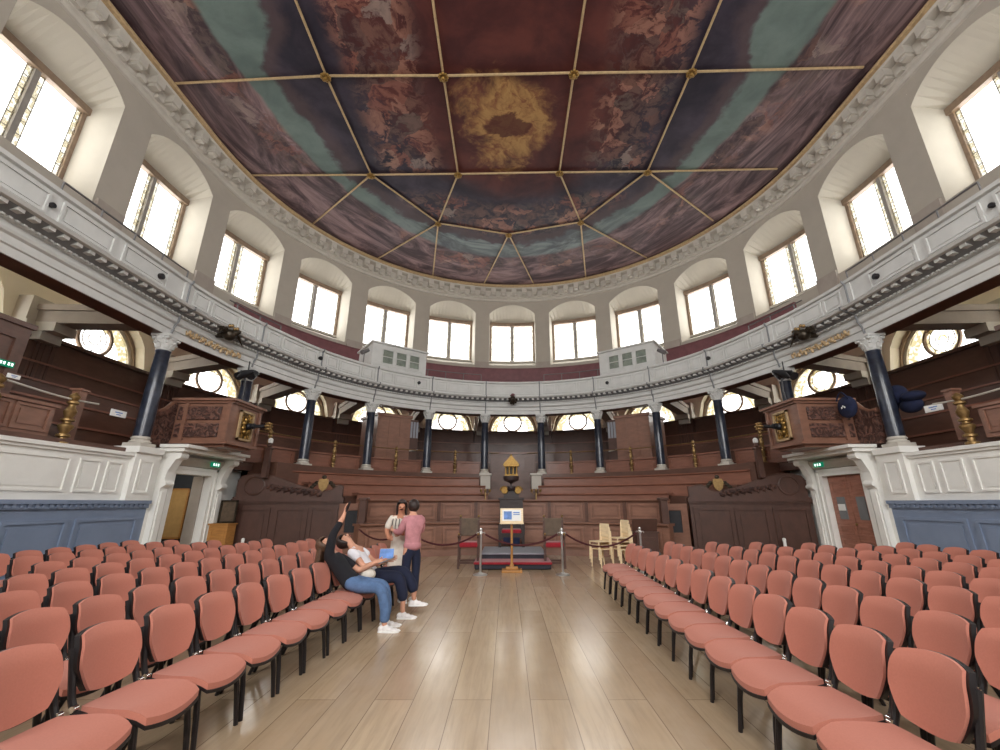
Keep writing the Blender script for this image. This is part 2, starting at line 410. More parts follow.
    def fpanel(s, o, u, n, w, h, t=.06, d=.03):
        """flat panel: o lower corner, u along the face, n out of the face"""
        o, u, n = Vector(o), Vector(u).normalized(), Vector(n).normalized(); z = Vector((0, 0, 1))
        def bar(a, b, c, e, dd):
            s.prism([(a, c), (b, c), (b, e), (a, e)], o, u, z, n*dd)
        bar(0, w, 0, t, d); bar(0, w, h-t, h, d); bar(0, t, t, h-t, d); bar(w-t, w, t, h-t, d)
        g = t*1.1
        if w > 4*t and h > 4*t: bar(t+g, w-t-g, t+g, h-t-g, d*.5)
        return s
    def done(s, name, m, parent=None, sm=False, loc=None):
        bmesh.ops.remove_doubles(s.bm, verts=s.bm.verts, dist=1e-5)
        bmesh.ops.recalc_face_normals(s.bm, faces=s.bm.faces)
        if parent is not None and parent.name == 'upper_gallery' and name not in ('plaster_soffit', 'cross_beam', 'corbel', 'stepped_deck'):
            for v in s.bm.verts: v.co.z = gz(v.co.z)
        off = ORIG.get(parent.name) if parent else loc
        if off is not None:
            bmesh.ops.translate(s.bm, verts=s.bm.verts, vec=-Vector(off))
        me = bpy.data.meshes.new(name); s.bm.to_mesh(me); s.bm.free()
        me.materials.append(K[m] if isinstance(m, str) else m)
        if sm:
            for f in me.polygons: f.use_smooth = True
            try: me.set_sharp_from_angle(angle=math.radians(38))
            except Exception: pass
        o = bpy.data.objects.new(name, me); COL.objects.link(o)
        if parent:
            o.parent = parent
            if parent.type == 'MESH' and off is not None: ORIG[o.name] = Vector(off)
            elif parent.name in ORIG: ORIG[o.name] = ORIG[parent.name]
        elif loc is not None:
            o.location = loc; ORIG[o.name] = Vector(loc)
        return o

def thing(name, label, cat, loc=(0, 0, 0), rz=0, group=None, world=True):
    o = bpy.data.objects.new(name, None); COL.objects.link(o); o.empty_display_size = .1
    o.location = loc; o.rotation_euler = (0, 0, rz); o['label'] = label; o['category'] = cat
    if group: o['group'] = group
    if world: ORIG[o.name] = Vector(loc)
    return o
def tag(o, label, cat, group=None):
    o['label'] = label; o['category'] = cat
    if group: o['group'] = group
    return o
def st(o, label=None):
    o['kind'] = 'structure'
    if label: o['label'] = label
    return o
def sroot(name, loc=(0, 0, 0), label=None, cat=None):
    o = bpy.data.objects.new(name, None); COL.objects.link(o); o.location = loc; o['kind'] = 'structure'
    if label: o['label'] = label
    if cat: o['category'] = cat
    ORIG[o.name] = Vector(loc)
    return o
def dup(root, loc, rz=None, label=None, group=None, drop=()):
    r = root.copy(); COL.objects.link(r); r.location = loc
    if rz is not None: r.rotation_euler = (0, 0, rz)
    if label: r['label'] = label
    if group: r['group'] = group
    for ch in list(root.children):
        if ch.name.split('.')[0] in drop: continue
        c = ch.copy(); COL.objects.link(c); c.parent = r
        for g in list(ch.children):
            d = g.copy(); COL.objects.link(d); d.parent = c
    return r
SIDE = {-1: 'left', 1: 'right'}
ORD = 'zeroth first second third fourth fifth sixth seventh eighth ninth tenth eleventh twelfth thirteenth fourteenth fifteenth sixteenth seventeenth eighteenth nineteenth twentieth'.split()

# ------------------------------------------------------------------ room shell
ZC = 16.45
HW = 1.6; GW = 1.5; SILL = 10.6; SPR, ARCH = 14.45, 15.15; DEP = 1.15
LS, LH = 6.05, 1.65
Y0 = -5.0
def arch_z(a): return SPR + (ARCH-SPR)*math.sqrt(max(0, 1-(a/HW)**2))**1.0
def seg_z(a):
    h = ARCH-SPR; R = (HW*HW+h*h)/(2*h)
    return ARCH-R+math.sqrt(R*R-a*a)
def lun_z(a): return LS+LH*math.sqrt(max(0, 1-(a/HW)**2))
TEND = W.q+W.c-Y0

b = B(); b.face([(-14.2, -5.2, 0), (14.2, -5.2, 0), (14.2, 28.5, 0), (-14.2, 28.5, 0)])
st(b.done('floor', 'floor'), 'wide pale oak floorboards running up the hall')

b = B()
CP = Plan(12.75, 13.7, 0, .17)
ring = [CP.pt(a, 12.8, ZC) for a in CP.cuts(-(CP.q+13.7-Y0), CP.q+13.7-Y0)]
b.face(ring)
o = b.done('ceiling', 'ceiling'); st(o, 'flat ceiling painted with plum, teal and russet clouds')

UPC = [0, 4.2, 8.38, 12.67, 16.92, 21.1, 25.4, 29.7, 34.0]
LOC = [0, 4.18, 8.58, 13.08, 17.4, 22.05, 26.4, 30.7, 35.0]
def centre(L, k): return (1 if k > 0 else -1)*L[abs(k)]
def bounds(L, k):
    c = abs(k); lo = (L[c-1]+L[c])/2 if c else -(L[0]+L[1])/2
    hi = (L[c]+L[c+1])/2 if c < 8 else TEND
    return (lo, hi) if k >= 0 else (-hi, -lo)
ZS = 8.6
def wall_bay(b, br, k, upper):
    L = UPC if upper else LOC
    c = centre(L, k); lo, hi = bounds(L, k); lo -= c; hi -= c
    P = lambda a, r, z: W.pt(c+a, r, z)
    R0 = W.R
    def strip(a0, a1, z0, z1):
        n_ = max(1, math.ceil((a1-a0)/.4))
        for i in range(n_):
            x0, x1 = a0+(a1-a0)*i/n_, a0+(a1-a0)*(i+1)/n_
            b.face([P(x0, R0, z0), P(x1, R0, z0), P(x1, R0, z1), P(x0, R0, z1)])
    def quad(a0, a1, za0, za1, zb0, zb1): b.face([P(a0, R0, za0), P(a1, R0, za1), P(a1, R0, zb1), P(a0, R0, zb0)])
    zlo, zhi = (ZS, ZC) if upper else (2, ZS)
    strip(lo, -HW, zlo, zhi); strip(HW, hi, zlo, zhi)
    N = 14; xs = [-HW+2*HW*i/N for i in range(N+1)]
    D2 = .5; k_ = GW/HW
    for x0, x1 in zip(xs, xs[1:]):
        if upper:
            quad(x0, x1, zlo, zlo, SILL, SILL); quad(x0, x1, seg_z(x0), seg_z(x1), zhi, zhi)
            br.face([P(x0, R0, SILL), P(x1, R0, SILL), P(x1*k_, R0+DEP, SILL+.55), P(x0*k_, R0+DEP, SILL+.55)])
            br.face([P(x0, R0, seg_z(x0)), P(x1, R0, seg_z(x1)), P(x1*k_, R0+DEP, 14.18), P(x0*k_, R0+DEP, 14.18)])
        else:
            quad(x0, x1, zlo, zlo, LS, LS); quad(x0, x1, lun_z(x0), lun_z(x1), zhi, zhi)
            br.face([P(x0, R0, LS), P(x1, R0, LS), P(x1, R0+D2, LS), P(x0, R0+D2, LS)])
            br.face([P(x0, R0, lun_z(x0)), P(x1, R0, lun_z(x1)), P(x1, R0+D2, lun_z(x1)), P(x0, R0+D2, lun_z(x0))])
    if upper:
        for sg in (-1, 1): br.face([P(sg*HW, R0, SILL), P(sg*GW, R0+DEP, SILL+.55), P(sg*GW, R0+DEP, 14.18), P(sg*HW, R0, SPR)])
for nm, ks in (('wall_left', range(-8, -5)), ('wall_rear', range(-5, 6)), ('wall_right', range(6, 9))):
    b, bl, br = B(), B(), B()
    for k in ks: wall_bay(b, br, k, True); wall_bay(bl, br, k, False)
    wl = st(b.done(nm, 'wallp')); br.done('window_reveal', 'cream', wl); bl.done('lower_plaster', 'vault', wl)

# front wall of the hall, behind the photographer, with three tall windows
b = B()
xs = [-14.2, -7.2, -4.4, -1.5, 1.5, 4.4, 7.2, 14.2]
for i, (x0, x1) in enumerate(zip(xs, xs[1:])):
    if i % 2 == 0: b.face([(x0, Y0, 0), (x1, Y0, 0), (x1, Y0, ZC), (x0, Y0, ZC)])
    else:
        b.face([(x0, Y0, 0), (x1, Y0, 0), (x1, Y0, 5), (x0, Y0, 5)]); b.face([(x0, Y0, 13.5), (x1, Y0, 13.5), (x1, Y0, ZC), (x0, Y0, ZC)])
st(b.done('wall_front', 'cream'))

# lower hidden part of the outer wall
b = B(); b.sweep(W, [(W.R, 0), (W.R+.2, 0), (W.R+.2, 2.05), (W.R, 2.05)], -TEND, TEND)
st(b.done('wall_base', 'cream'))

# ---------------------------------------------------------------- cornice and ceiling cords
b = B()
WC = Plan(13.3, 13.7, 0, .17)
prof = [(13.32, 15.38), (13.22, 15.41), (13.20, 15.54), (13.12, 15.58), (13.12, 15.76), (13.05, 15.82), (13.03, 16.1), (12.75, 16.16), (12.71, 16.26), (12.73, 16.45), (13.32, 16.45)]
b.sweep(WC, prof, -TEND, TEND)
a = -35.
while a < 35:
    b.pbox(WC, a, a+.34, 12.73, 13.10, 15.84, 16.14); b.pbox(WC, a+.06, a+.28, 12.81, 13.14, 15.72, 15.86)
    b.pbox(WC, a+.42, a+.66, 12.97, 13.14, 15.62, 15.8)
    a += .76
st(b.done('trim_1', 'stone'), 'modillion cornice below the painted ceiling')
b = B(); b.sweep(WC, [(12.72, 16.24), (12.61, 16.28), (12.57, 16.35), (12.61, 16.42), (12.72, 16.45)], -TEND, TEND)
st(b.done('trim_2', 'goldp'), 'gilt bead around the painted ceiling')

J = {'a': (-6.6, 3.5), 'b': (-2.45, 3.5), 'c': (2.2, 3.5), 'd': (6.35, 3.5),
     'e': (-6.75, 11.2), 'f': (-2.5, 11.2), 'g': (2.2, 11.1), 'h': (6.4, 11.05),
     'i': (-6.6, 15.95), 'j': (-2.5, 15.9), 'k': (2.25, 15.8), 'l': (6.35, 15.75),
     'm': (-4.0, 19.5), 'n': (3.85, 19.4), 'o': (-.1, 20.5)}
EDGE = {'e': (-12.45, 11.5), 'h': (12.45, 10.9), 'i1': (-12.3, 16.0), 'l1': (12.3, 15.6), 'i2': (-11.1, 19.7), 'l2': (11.1, 19.3),
        'm1': (-8.5, 23.1), 'm2': (-5.3, 25.3), 'n1': (8.6, 22.9), 'n2': (5.2, 25.3), 'o1': (-1.9, 26.4), 'o2': (1.75, 26.4)}
b = B()
def cord(p, q):
    b.tube([(p[0], p[1], ZC-.06), (q[0], q[1], ZC-.045)], .043, 8)
for p, q in ('ae', 'bf', 'cg', 'dh', 'ei', 'fj', 'gk', 'hl', 'ef', 'fg', 'gh', 'ij', 'jk', 'kl', 'im', 'jm', 'kn', 'ln', 'mo', 'no'): cord(J[p], J[q])
for p, q in (('e', 'e'), ('h', 'h'), ('i', 'i1'), ('l', 'l1'), ('i', 'i2'), ('l', 'l2'), ('m', 'm1'), ('m', 'm2'), ('n', 'n1'), ('n', 'n2'), ('o', 'o1'), ('o', 'o2')): cord(J[p], EDGE[q])
for x in (-6.6, -2.45, 2.2, 6.35): cord((x, 3.5), (x, Y0+.2))
cord((-12.45, 3.5), (12.45, 3.5))
st(b.done('trim_3', 'goldp', sm=True), 'gilt cords dividing the painted ceiling')
ros = {'e': 'above the dark cloud on the left', 'f': 'before and left of the glowing cloud', 'g': 'before and right of the glowing cloud', 'h': 'above the dark cloud on the right',
       'i': 'at the left end of the far long cord', 'j': 'beyond and left of the glowing cloud', 'k': 'beyond and right of the glowing cloud', 'l': 'at the right end of the far long cord',
       'm': 'at the left corner of the far fan of cords', 'n': 'at the right corner of the far fan of cords', 'o': 'at the far middle point of the fan of cords'}
proto = None
for k_, txt in ros.items():
    x, y = J[k_]
    lab = 'gilt rosette ' + txt
    if proto is None:
        proto = thing('gilt_rosette', lab, 'rosette', (x, y, ZC-.2), 0, 'rosettes at the ceiling cord crossings', world=False)
        b = B()
        for i in range(8):
            t = i*PI/4; b.ball((math.cos(t)*.13, math.sin(t)*.13, .06), (.07, .07, .05), 8)
        b.done('petal_ring', 'gold', proto, True)
        b = B(); b.ball((0, 0, .02), (.09, .09, .1), 10); b.done('boss', 'gold', proto, True)
    else: dup(proto, (x, y, ZC-.2), None, lab)

# ---------------------------------------------------------------- windows
def area(name, P0, nrm, w, h, L):
    li = bpy.data.lights.new(name, 'AREA'); li.shape = 'RECTANGLE'; li.size = w; li.size_y = h
    li.energy = L*PI*w*h; li.color = DAY
    o = bpy.data.objects.new(name, li); COL.objects.link(o); o.location = P0
    o.rotation_euler = Vector(nrm).to_track_quat('-Z', 'Z').to_euler()
    return o
DAY = (1.0, .985, .96); SKYL = 5.5; SOUTH = 20.0
NAMES = {}
wn = 0
for k in range(-8, 9):
    c = centre(UPC, k)
    wn += 1
    rt = sroot(f'window_{wn}', W.pt(c, W.R+DEP, SILL), 'tall upper window of two leaded lights', 'window')
    r0, r1 = W.R+DEP-.1, W.R+DEP+.02
    w2 = GW+.02; z0, z1 = SILL+.55, 14.2
    b = B()
    b.pbox(W, c-w2, c-w2+.13, r0, r1, z0, z1); b.pbox(W, c+w2-.13, c+w2, r0, r1, z0, z1)
    b.pbox(W, c-w2, c+w2, r0-.1, r1, z1-.26, z1)
    b.done('window_frame', 'frame', rt)
    b = B(); b.pbox(W, c-w2, c+w2, r0-.03, r1, z0, z0+.12); b.done('window_sill', 'stone', rt)
    b = B(); b.pbox(W, c-.075, c+.075, r0-.03, r1, z0, z1-.2); b.done('mullion', 'mullion', rt)
    for sg in (-1, 1):
        x0, x1 = (c+.075, c+w2-.13) if sg > 0 else (c-w2+.13, c-.075)
        b = B(); b.pbox(W, x0, x1, r1-.05, r1-.035, z0+.12, z1-.2); gl = b.done('window_pane', 'glass', rt)
        b = B(); t = .17 if abs(k) > 3 else .05
        b.pbox(W, x0, x0+t, r1-.065, r1-.052, z0+.12, z1-.2); b.pbox(W, x1-t, x1, r1-.065, r1-.052, z0+.12, z1-.2)
        b.done('stained_border', 'stain', gl)
        b = B()
        nz = 6
        for i in range(1, nz):
            z = z0+.12+(z1-.2-z0-.12)*i/nz; b.pbox(W, x0, x1, r1-.08, r1-.066, z-.009, z+.009)
        b.pbox(W, x0+t-.01, x0+t+.01, r1-.08, r1-.066, z0+.12, z1-.2); b.pbox(W, x1-t-.01, x1-t+.01, r1-.08, r1-.066, z0+.12, z1-.2)
        b.done('leading', 'lead', gl)
    p = W.pt(c, W.R+DEP+.35, (z0+z1)/2); n_ = W.pt(c, 1, 0)-W.pt(c, 2, 0)
    area(f'daylight upper {wn}', p, n_, 3.3, 3.7, SKYL)
for k in range(-8, 9):
    c = centre(LOC, k); wn += 1
    rt = sroot(f'window_{wn}', W.pt(c, W.R+.45, LS), 'half round lower window with a roundel', 'window')
    r0, r1 = W.R+.36, W.R+.5
    RC = LS+.66; RR = .56
    N = 20
    # moulded arch
    b = B()
    def arch_band(ri, ro, ra, rb):
        pts = []
        for i in range(N+1):
            t = PI*i/N
            pts.append((t,))
        for i in range(N):
            t0, t1 = PI*i/N, PI*(i+1)/N
            q = []
            for (t, e) in ((t0, ri), (t1, ri), (t1, ro), (t0, ro)):
                q.append((math.cos(t)*HW*e, LS+LH*math.sin(t)*e))
            A = [W.pt(c+x, ra, z) for x, z in q]; C = [W.pt(c+x, rb, z) for x, z in q]
            b.face(A); b.face(C)
            for m_ in range(4): b.face([A[m_], A[(m_+1) % 4], C[(m_+1) % 4], C[m_]])
    arch_band(.93, 1.0, r0-.02, r1)
    b.done('arch_moulding', 'frame', rt)
    b = B(); arch_band(.86, .93, r0+.06, r1); b.done('inner_arch', 'stone', rt)
    b = B()
    pts = [W.pt(c+math.cos(2*PI*i/28)*RR, r0+.06, RC+math.sin(2*PI*i/28)*RR) for i in range(28)]
    b.tube(pts, .06, 8, closed=True); b.done('roundel_ring', 'frame', rt, True)
    b = B(); outl = [(math.cos(PI*i/N)*HW*.99, LS+LH*math.sin(PI*i/N)*.99) for i in range(N+1)]
    b.face([W.pt(c+x, r1-.03, z) for x, z in outl]); gl = b.done('window_pane', 'glass', rt)
    b = B()
    for sg in (-1, 1):
        # amber quarries between the roundel and the arch
        ts = [PI/2 - sg*(PI/2)*(i/10)*.98 for i in range(11)]
        for t0, t1 in zip(ts, ts[1:]):
            e = .62
            q = [(math.cos(t0)*HW*.86, LS+LH*math.sin(t0)*.86), (math.cos(t1)*HW*.86, LS+LH*math.sin(t1)*.86), (math.cos(t1)*HW*e, LS+LH*math.sin(t1)*e), (math.cos(t0)*HW*e, LS+LH*math.sin(t0)*e)]
            b.face([W.pt(c+x, r1-.06, z) for x, z in q])
    b.done('stained_border', 'stain1', gl)
    b = B()
    for rr in ((.4, .2) if abs(k) < 7 else (.5,)):
        pts = [W.pt(c+math.cos(2*PI*i/24)*rr, r1-.07, RC+math.sin(2*PI*i/24)*rr) for i in range(24)]
        b.tube(pts, .016, 5, closed=True)
    for i in range(8):
        t = i*PI/4; b.tube([W.pt(c+math.cos(t)*.2, r1-.07, RC+math.sin(t)*.2), W.pt(c+math.cos(t)*.56, r1-.07, RC+math.sin(t)*.56)], .01, 5)
    b.done('leading', 'lead', gl)
    if k in (5, 6, 4, 7):
        b = B()
        for r_i, r_o in ((.42, .54), (.08, .15)):
            for i in range(24):
                t0, t1 = 2*PI*i/24, 2*PI*(i+1)/24
                b.face([W.pt(c+math.cos(t)*r, r1-.05, RC+math.sin(t)*r) for t, r in ((t0, r_i), (t1, r_i), (t1, r_o), (t0, r_o))])
        b.done('roundel_glass', 'stain2', gl)
    p = W.pt(c, W.R+.95, LS+.8); n_ = W.pt(c, 1, 0)-W.pt(c, 2, 0)
    area(f'daylight lower {wn}', p, n_, 3.1, 1.9, SKYL*1.9)
for i, x in enumerate((-5.8, 0, 5.8)):
    wn += 1
    rt = sroot(f'window_{wn}', (x, Y0, 5), 'tall front window of the hall', 'window')
    w_ = 1.4 if x else 1.5
    b = B()
    for x0, x1, z0, z1 in ((-w_, -w_+.1, 5, 13.5), (w_-.1, w_, 5, 13.5), (-w_, w_, 5, 5.1), (-w_, w_, 13.4, 13.5), (-.05, .05, 5, 13.5), (-w_, w_, 9.2, 9.3)):
        b.box((x+(x0+x1)/2, Y0+.02, (z0+z1)/2), (x1-x0, .1, z1-z0))
    b.done('window_frame', 'frame', rt)
    b = B(); b.box((x, Y0, 9.25), (2*w_-.1, .01, 8.4)); b.done('window_pane', 'glass', rt)
    area(f'daylight front {wn}', (x, Y0-.4, 9.25), (0, 1, 0), 2*w_+.2, 8.6, SOUTH)

# ---------------------------------------------------------------- upper gallery (one balcony all round)
GE = G.q+G.c-Y0
gal = thing('upper_gallery', 'off-white panelled gallery front sweeping round the hall on dark columns', 'gallery', (0, 21.1, ZT))
def gsweep(name, m, prof, sm=False): 
    b = B(); b.sweep(G, prof, -GE, GE); return b.done(name, m, gal, sm)
gsweep('architrave', 'gallery', [(9.28, 5.8), (8.98, 5.8), (8.98, 6.0), (8.94, 6.02), (8.94, 6.2), (8.88, 6.24), (8.86, 6.3), (8.96, 6.34), (8.96, 6.48), (9.28, 6.48)])
gsweep('cornice', 'gallery', [(9.28, 6.48), (8.9, 6.48), (8.86, 6.56), (8.86, 6.62), (8.84, 6.80), (8.50, 6.80), (8.46, 6.9), (8.52, 6.97), (8.78, 7.0), (9.28, 7.0)])
gsweep('parapet', 'gallery', [(9.12, 7.0), (8.76, 7.0), (8.76, 7.06), (8.82, 7.1), (8.82, 7.82), (8.74, 7.84), (8.72, 7.93), (8.78, 7.97), (9.16, 7.97), (9.16, 7.0)])
b = B(); b.crenel(G, -GE+.2, GE-.2, .27, .12, 8.6, 8.84, 6.66, 6.79); b.done('modillion_trim', 'gallery', gal)
b = B(); b.crenel(G, -GE+.2, GE-.2, .12, .06, 8.82, 8.88, 6.49, 6.56); b.done('dentil_trim', 'gallery', gal)
b = B(); b.sweep(G, [(8.845, 6.565), (8.60, 6.795), (8.845, 6.795)], -GE, GE); b.done('cornice_painted_shade', 'galdark', gal)  # dark strip painting in the shade between the modillions
CS = 2.86     # column spacing along the curve
CPOS = [1.43, 4.29, 7.15, 10.01, 12.87, 15.8, 19.4, 22.5, 25.6, 28.7]
cols = sorted([-a for a in CPOS]+CPOS)
for a0, a1 in zip(cols, cols[1:]):
    if abs((a0+a1)/2) > 16.25: continue
    c0 = (a0+a1)/2; e_ = (a1-a0)/2-.25
    for (x0, x1) in ((-e_, -.62), (-.54, .54), (.62, e_)):
        b = B(); b.panel(G, c0+x0, c0+x1, 7.18, 7.74, 8.82, .05, .035)
        b.done('parapet_panel', 'gallery', gal)
for sg in (-1, 1):
    for x0, x1 in ((16.5, 17.84), (18.08, 19.26), (19.5, 21.2), (21.45, 23.2), (23.45, 25.2), (25.45, 27.2), (27.45, 29.2)):
        x0, x1 = sorted((sg*x0, sg*x1))
        b = B(); b.panel(G, x0, x1, 7.18, 7.74, 8.82, .05, .035); b.done('parapet_panel', 'gallery', gal)
for c0 in cols:
    if abs(c0) > 17: continue
    b = B(); b.pbox(G, c0-.14, c0+.14, 8.78, 8.83, 7.08, 7.84); b.done('parapet_pilaster', 'gallery', gal)
    b = B(); b.tube([G.pt(c0, r_, z_) for r_, z_ in ((8.97, 5.85), (8.93, 6.1), (8.85, 6.28), (8.84, 6.55), (8.60, 6.74), (8.46, 6.8), (8.45, 6.93), (8.74, 7.02), (8.765, 7.2), (8.765, 7.8), (8.70, 7.88), (8.70, 7.96))], .028, 6)
    b.done('tie_rod', 'galdark', gal)
# underside: plaster coves and cross beams
b = B(); b.sweep(G, [(9.2, 6.5), (9.2, 6.6), (12.3, 8.1), (12.3, 8.0)], -GE, GE, True); b.sweep(W, [(11.2, 7.62), (11.2, 7.7), (13.35, 8.5), (13.35, 8.4)], -TEND, TEND); b.done('plaster_soffit', 'vault', gal)
b = B(); b.sweep(G, [(9.0, 5.79), (9.0, 5.83), (9.5, 5.83), (9.5, 5.79)], -GE, GE, True); b.done('soffit_board', 'wood2', gal)
GB = [x for k in range(8) for x in (-(LOC[k]+LOC[k+1])/2, (LOC[k]+LOC[k+1])/2)]; GB.sort()
for i, c0 in enumerate(cols):
    # beam from each column back to the pier on the outer wall
    p = G.pt(c0, 9.2, 6.0)
    q = min((W.pt(g, 13.1, 6.5) for g in GB), key=lambda v: (v-p).length)
    u = (q-p); u.z = 0; L_ = u.length; u.normalize(); nrm = Vector((-u.y, u.x, 0))
    b = B()
    for hw_, z0, z1 in ((.24, 6.2, 6.55), (.3, 6.55, 6.72)):
        b.prism([(-hw_, z0), (hw_, z0), (hw_, z1), (-hw_, z1)], (p.x, p.y, 0), nrm, (0, 0, 1), u*L_)
    b.done('cross_beam', 'beam', gal)
    b = B()
    for hw_, l0, l1, z0, z1 in ((.3, L_-.8, L_, 5.95, 6.2), (.28, L_-.5, L_, 5.72, 5.95)):
        b.prism([(-hw_, z0), (hw_, z0), (hw_, z1), (-hw_, z1)], Vector((p.x, p.y, 0))+u*l0, nrm, (0, 0, 1), u*(l1-l0))
    b.done('corbel', 'stone' if i % 2 else 'stone', gal)
# stepped deck of the gallery
b = B(); b.sweep(W, [(9.5, 6.9), (9.5, 7.05), (10.8, 7.05), (10.8, 7.6), (11.6, 7.6), (11.6, 8.3), (12.4, 8.3), (12.4, 9.0), (13.3, 9.0), (13.3, 8.4)], -TEND, TEND)
b.sweep(G, [(9.1, 6.92), (9.1, 7.03), (11.6, 7.03), (11.6, 6.92)], -14.2, 14.2)
b.done('stepped_deck', 'maroon', gal)

def curved_bench(name, P, label, a0, a1, r, z, seat, back, m, grp, cat='bench', th=.06):
    m2 = 'wood2' if m == 'bench' else m
    t = thing(name, label, cat, P.pt((a0+a1)/2, r, z), 0, grp)
    b = B(); b.sweep(P, [(r, z+seat-.05), (r+.42, z+seat-.05), (r+.42, z+seat), (r, z+seat)], a0, a1); b.done('seat', m, t)
    b = B(); b.sweep(P, [(r+.42, z), (r+.42+th, z), (r+.42+th, z+back-.05), (r+.42, z+back-.05)], a0, a1); b.done('backrest', m2, t)
    b = B(); b.sweep(P, [(r+.38, z+back-.05), (r+.45+th, z+back-.05), (r+.45+th, z+back), (r+.38, z+back)], a0, a1); b.done('top_rail', m, t)
    b = B(); b.sweep(P, [(r+.06, z), (r+.1, z), (r+.1, z+seat-.05), (r+.06, z+seat-.05)], a0, a1); b.done('front_board', m2, t)
    return t
UG = 'long benches round the upper gallery'
curved_bench('curved_bench', W, 'lowest maroon bench behind the upper gallery parapet', -17.5, 17.5, 10.9, 7.6, .42, .95, 'maroon', UG)
curved_bench('curved_bench', W, 'middle maroon bench of the upper gallery', -17.5, 17.5, 11.7, 8.3, .42, .95, 'maroon', UG)
curved_bench('curved_bench', W, 'topmost maroon bench under the upper window sills', -17.5, 17.5, 12.62, 9.0, .42, 1.3, 'maroon', UG)
# pilaster bases rising behind the top bench
for i in range(-6, 6):
    c0 = (centre(UPC, i)+centre(UPC, i+1))/2
    b = B(); b.pbox(W, c0-.47, c0+.47, 13.2, 13.32, 8.9, 10.8)
    st(b.done(f'trim_pilaster_base_{i+7}', 'beam'))

# ---------------------------------------------------------------- columns
def column_parts(t):
    b = B(); b.box((0, 0, .05), (.46, .46, .1)); b.lathe([(.22, .1), (.23, .13), (.22, .155), (.19, .17), (.185, .19), (.205, .21), (.205, .235), (.19, .25), (.18, .27)], 24)
    b.done('column_base', 'stone', t, True)
    H = ZT-ZB
    b = B(); b.lathe([(.18, .27), (.18, .9), (.178, 1.4), (.16, H-.5), (.175, H-.48), (.175, H-.45), (.16, H-.44)], 24); b.done('shaft', 'navy', t, True)
    b = B(); b.lathe([(.165, H-.44), (.18, H-.42), (.17, H-.39), (.19, H-.3), (.22, H-.2), (.25, H-.1), (.24, H-.08)], 20)
    for tier, (rr, zz, hh) in enumerate(((.19, H-.38, .14), (.21, H-.27, .13))):
        for i in range(8):
            a = i*PI/4+tier*PI/8
            b.box((math.cos(a)*rr, math.sin(a)*rr, zz+hh/2), (.05, .09, hh), rz=a, ry=.25)
            b.ball((math.cos(a)*(rr+.045), math.sin(a)*(rr+.045), zz+hh), (.035, .04, .03), 6)
    for sx in (-1, 1):
        for sy in (-1, 1): b.ball((sx*.19, sy*.19, H-.12), .05, 8)
    b.box((0, 0, H-.04), (.48, .48, .08))
    b.done('capital', 'gallery', t, True)
CN = {-1: 'left', 1: 'right'}
where = ['flanking the central throne', 'second out from the throne', 'third out from the throne, beside the panelled vestibule', 'fourth out from the throne', 'behind the projecting pulpit', 'nearest, on the white podium beside the doorway']
proto = None
for i in range(6):
    for sg in (-1, 1):
        a = sg*CPOS[i]
        lab = f'dark navy column {where[i]}, {CN[sg]} side'
        p = G.pt(a, 9.05, ZB); rz = G.ang(a)
        if proto is None:
            proto = thing('column', lab, 'column', p, rz, 'navy columns carrying the gallery', world=False); proto['kind'] = 'thing'; column_parts(proto)
        else: dup(proto, p, rz, lab)
# grey stone pedestals under the two middle columns
for sg in (-1, 1):
    p = Vector((sg*1.12-.03, 19.0, 0))
    t = thing('pedestal', f'grey stone pedestal under the {CN[sg]} of the two columns by the throne', 'pedestal', (p.x, p.y, 1.9), 0, 'stone pedestals by the throne', world=False)
    b = B(); b.box((0, 0, .47), (.42, .42, .94)); b.fpanel((-.15, -.21, .12), (1, 0, 0), (0, -1, 0), .3, .68, .04, .02); b.done('die', 'stone', t)
    b = B(); b.box((0, 0, .92), (.54, .54, .1), bev=.02); b.done('cap', 'stone', t)

# ---------------------------------------------------------------- arena tiers (rear)
TP = [Plan(7.97, 8.83), Plan(8.6, 9.4), Plan(8.98, 10.2)]
def tier_end(P, r, lim=.14):
    a = 0
    while a < P.q:
        q = P.pt(a+.05, r, 0)
        if q.y < 14.25-.12*(q.x-5.6)+lim: break
        a += .05
    return a
# two panelled floor-level fronts
F1 = Plan(7.0, 7.8); F2 = Plan(6.9, 8.9)
t1 = thing('panelled_front', 'lowest panelled oak front rising from the floor behind the throne', 'panelling', (0, 14.8, 0))
E1 = 5.0
b = B(); b.sweep(F1, [(7.0, 0), (7.35, 0), (7.35, .95), (7.0, .95)], -E1, E1); b.done('boarding', 'wood', t1)
b = B(); b.sweep(F1, [(6.93, .95), (7.5, .95), (7.5, 1.02), (6.9, 1.02), (6.9, .98)], -E1, E1); b.done('ledge', 'wood', t1)
b = B(); b.sweep(F1, [(6.95, 0), (7.02, 0), (7.02, .16), (6.97, .18)], -E1, E1); b.done('plinth', 'wood', t1)
x = -E1+.1
for i in range(8):
    w_ = (2*E1-.2)/8
    b = B(); b.panel(F1, x+.12, x+w_-.12, .25, .87, 7.0, .06, .045); b.done('panel', 'woodp', t1); x += w_
t2 = thing('panelled_front', 'second panelled oak front with dark stiles, set back above the lowest', 'panelling', (0, 15.8, 1))
E2 = 5.3
b = B(); b.sweep(F2, [(6.9, .9), (7.2, .9), (7.2, 1.66), (6.9, 1.66)], -E2, E2); b.done('boarding', 'wood', t2)
b = B(); b.sweep(F2, [(6.82, 1.66), (7.4, 1.66), (7.4, 1.74), (6.78, 1.74), (6.78, 1.7)], -E2, E2); b.done('ledge', 'wood', t2)
x = -E2
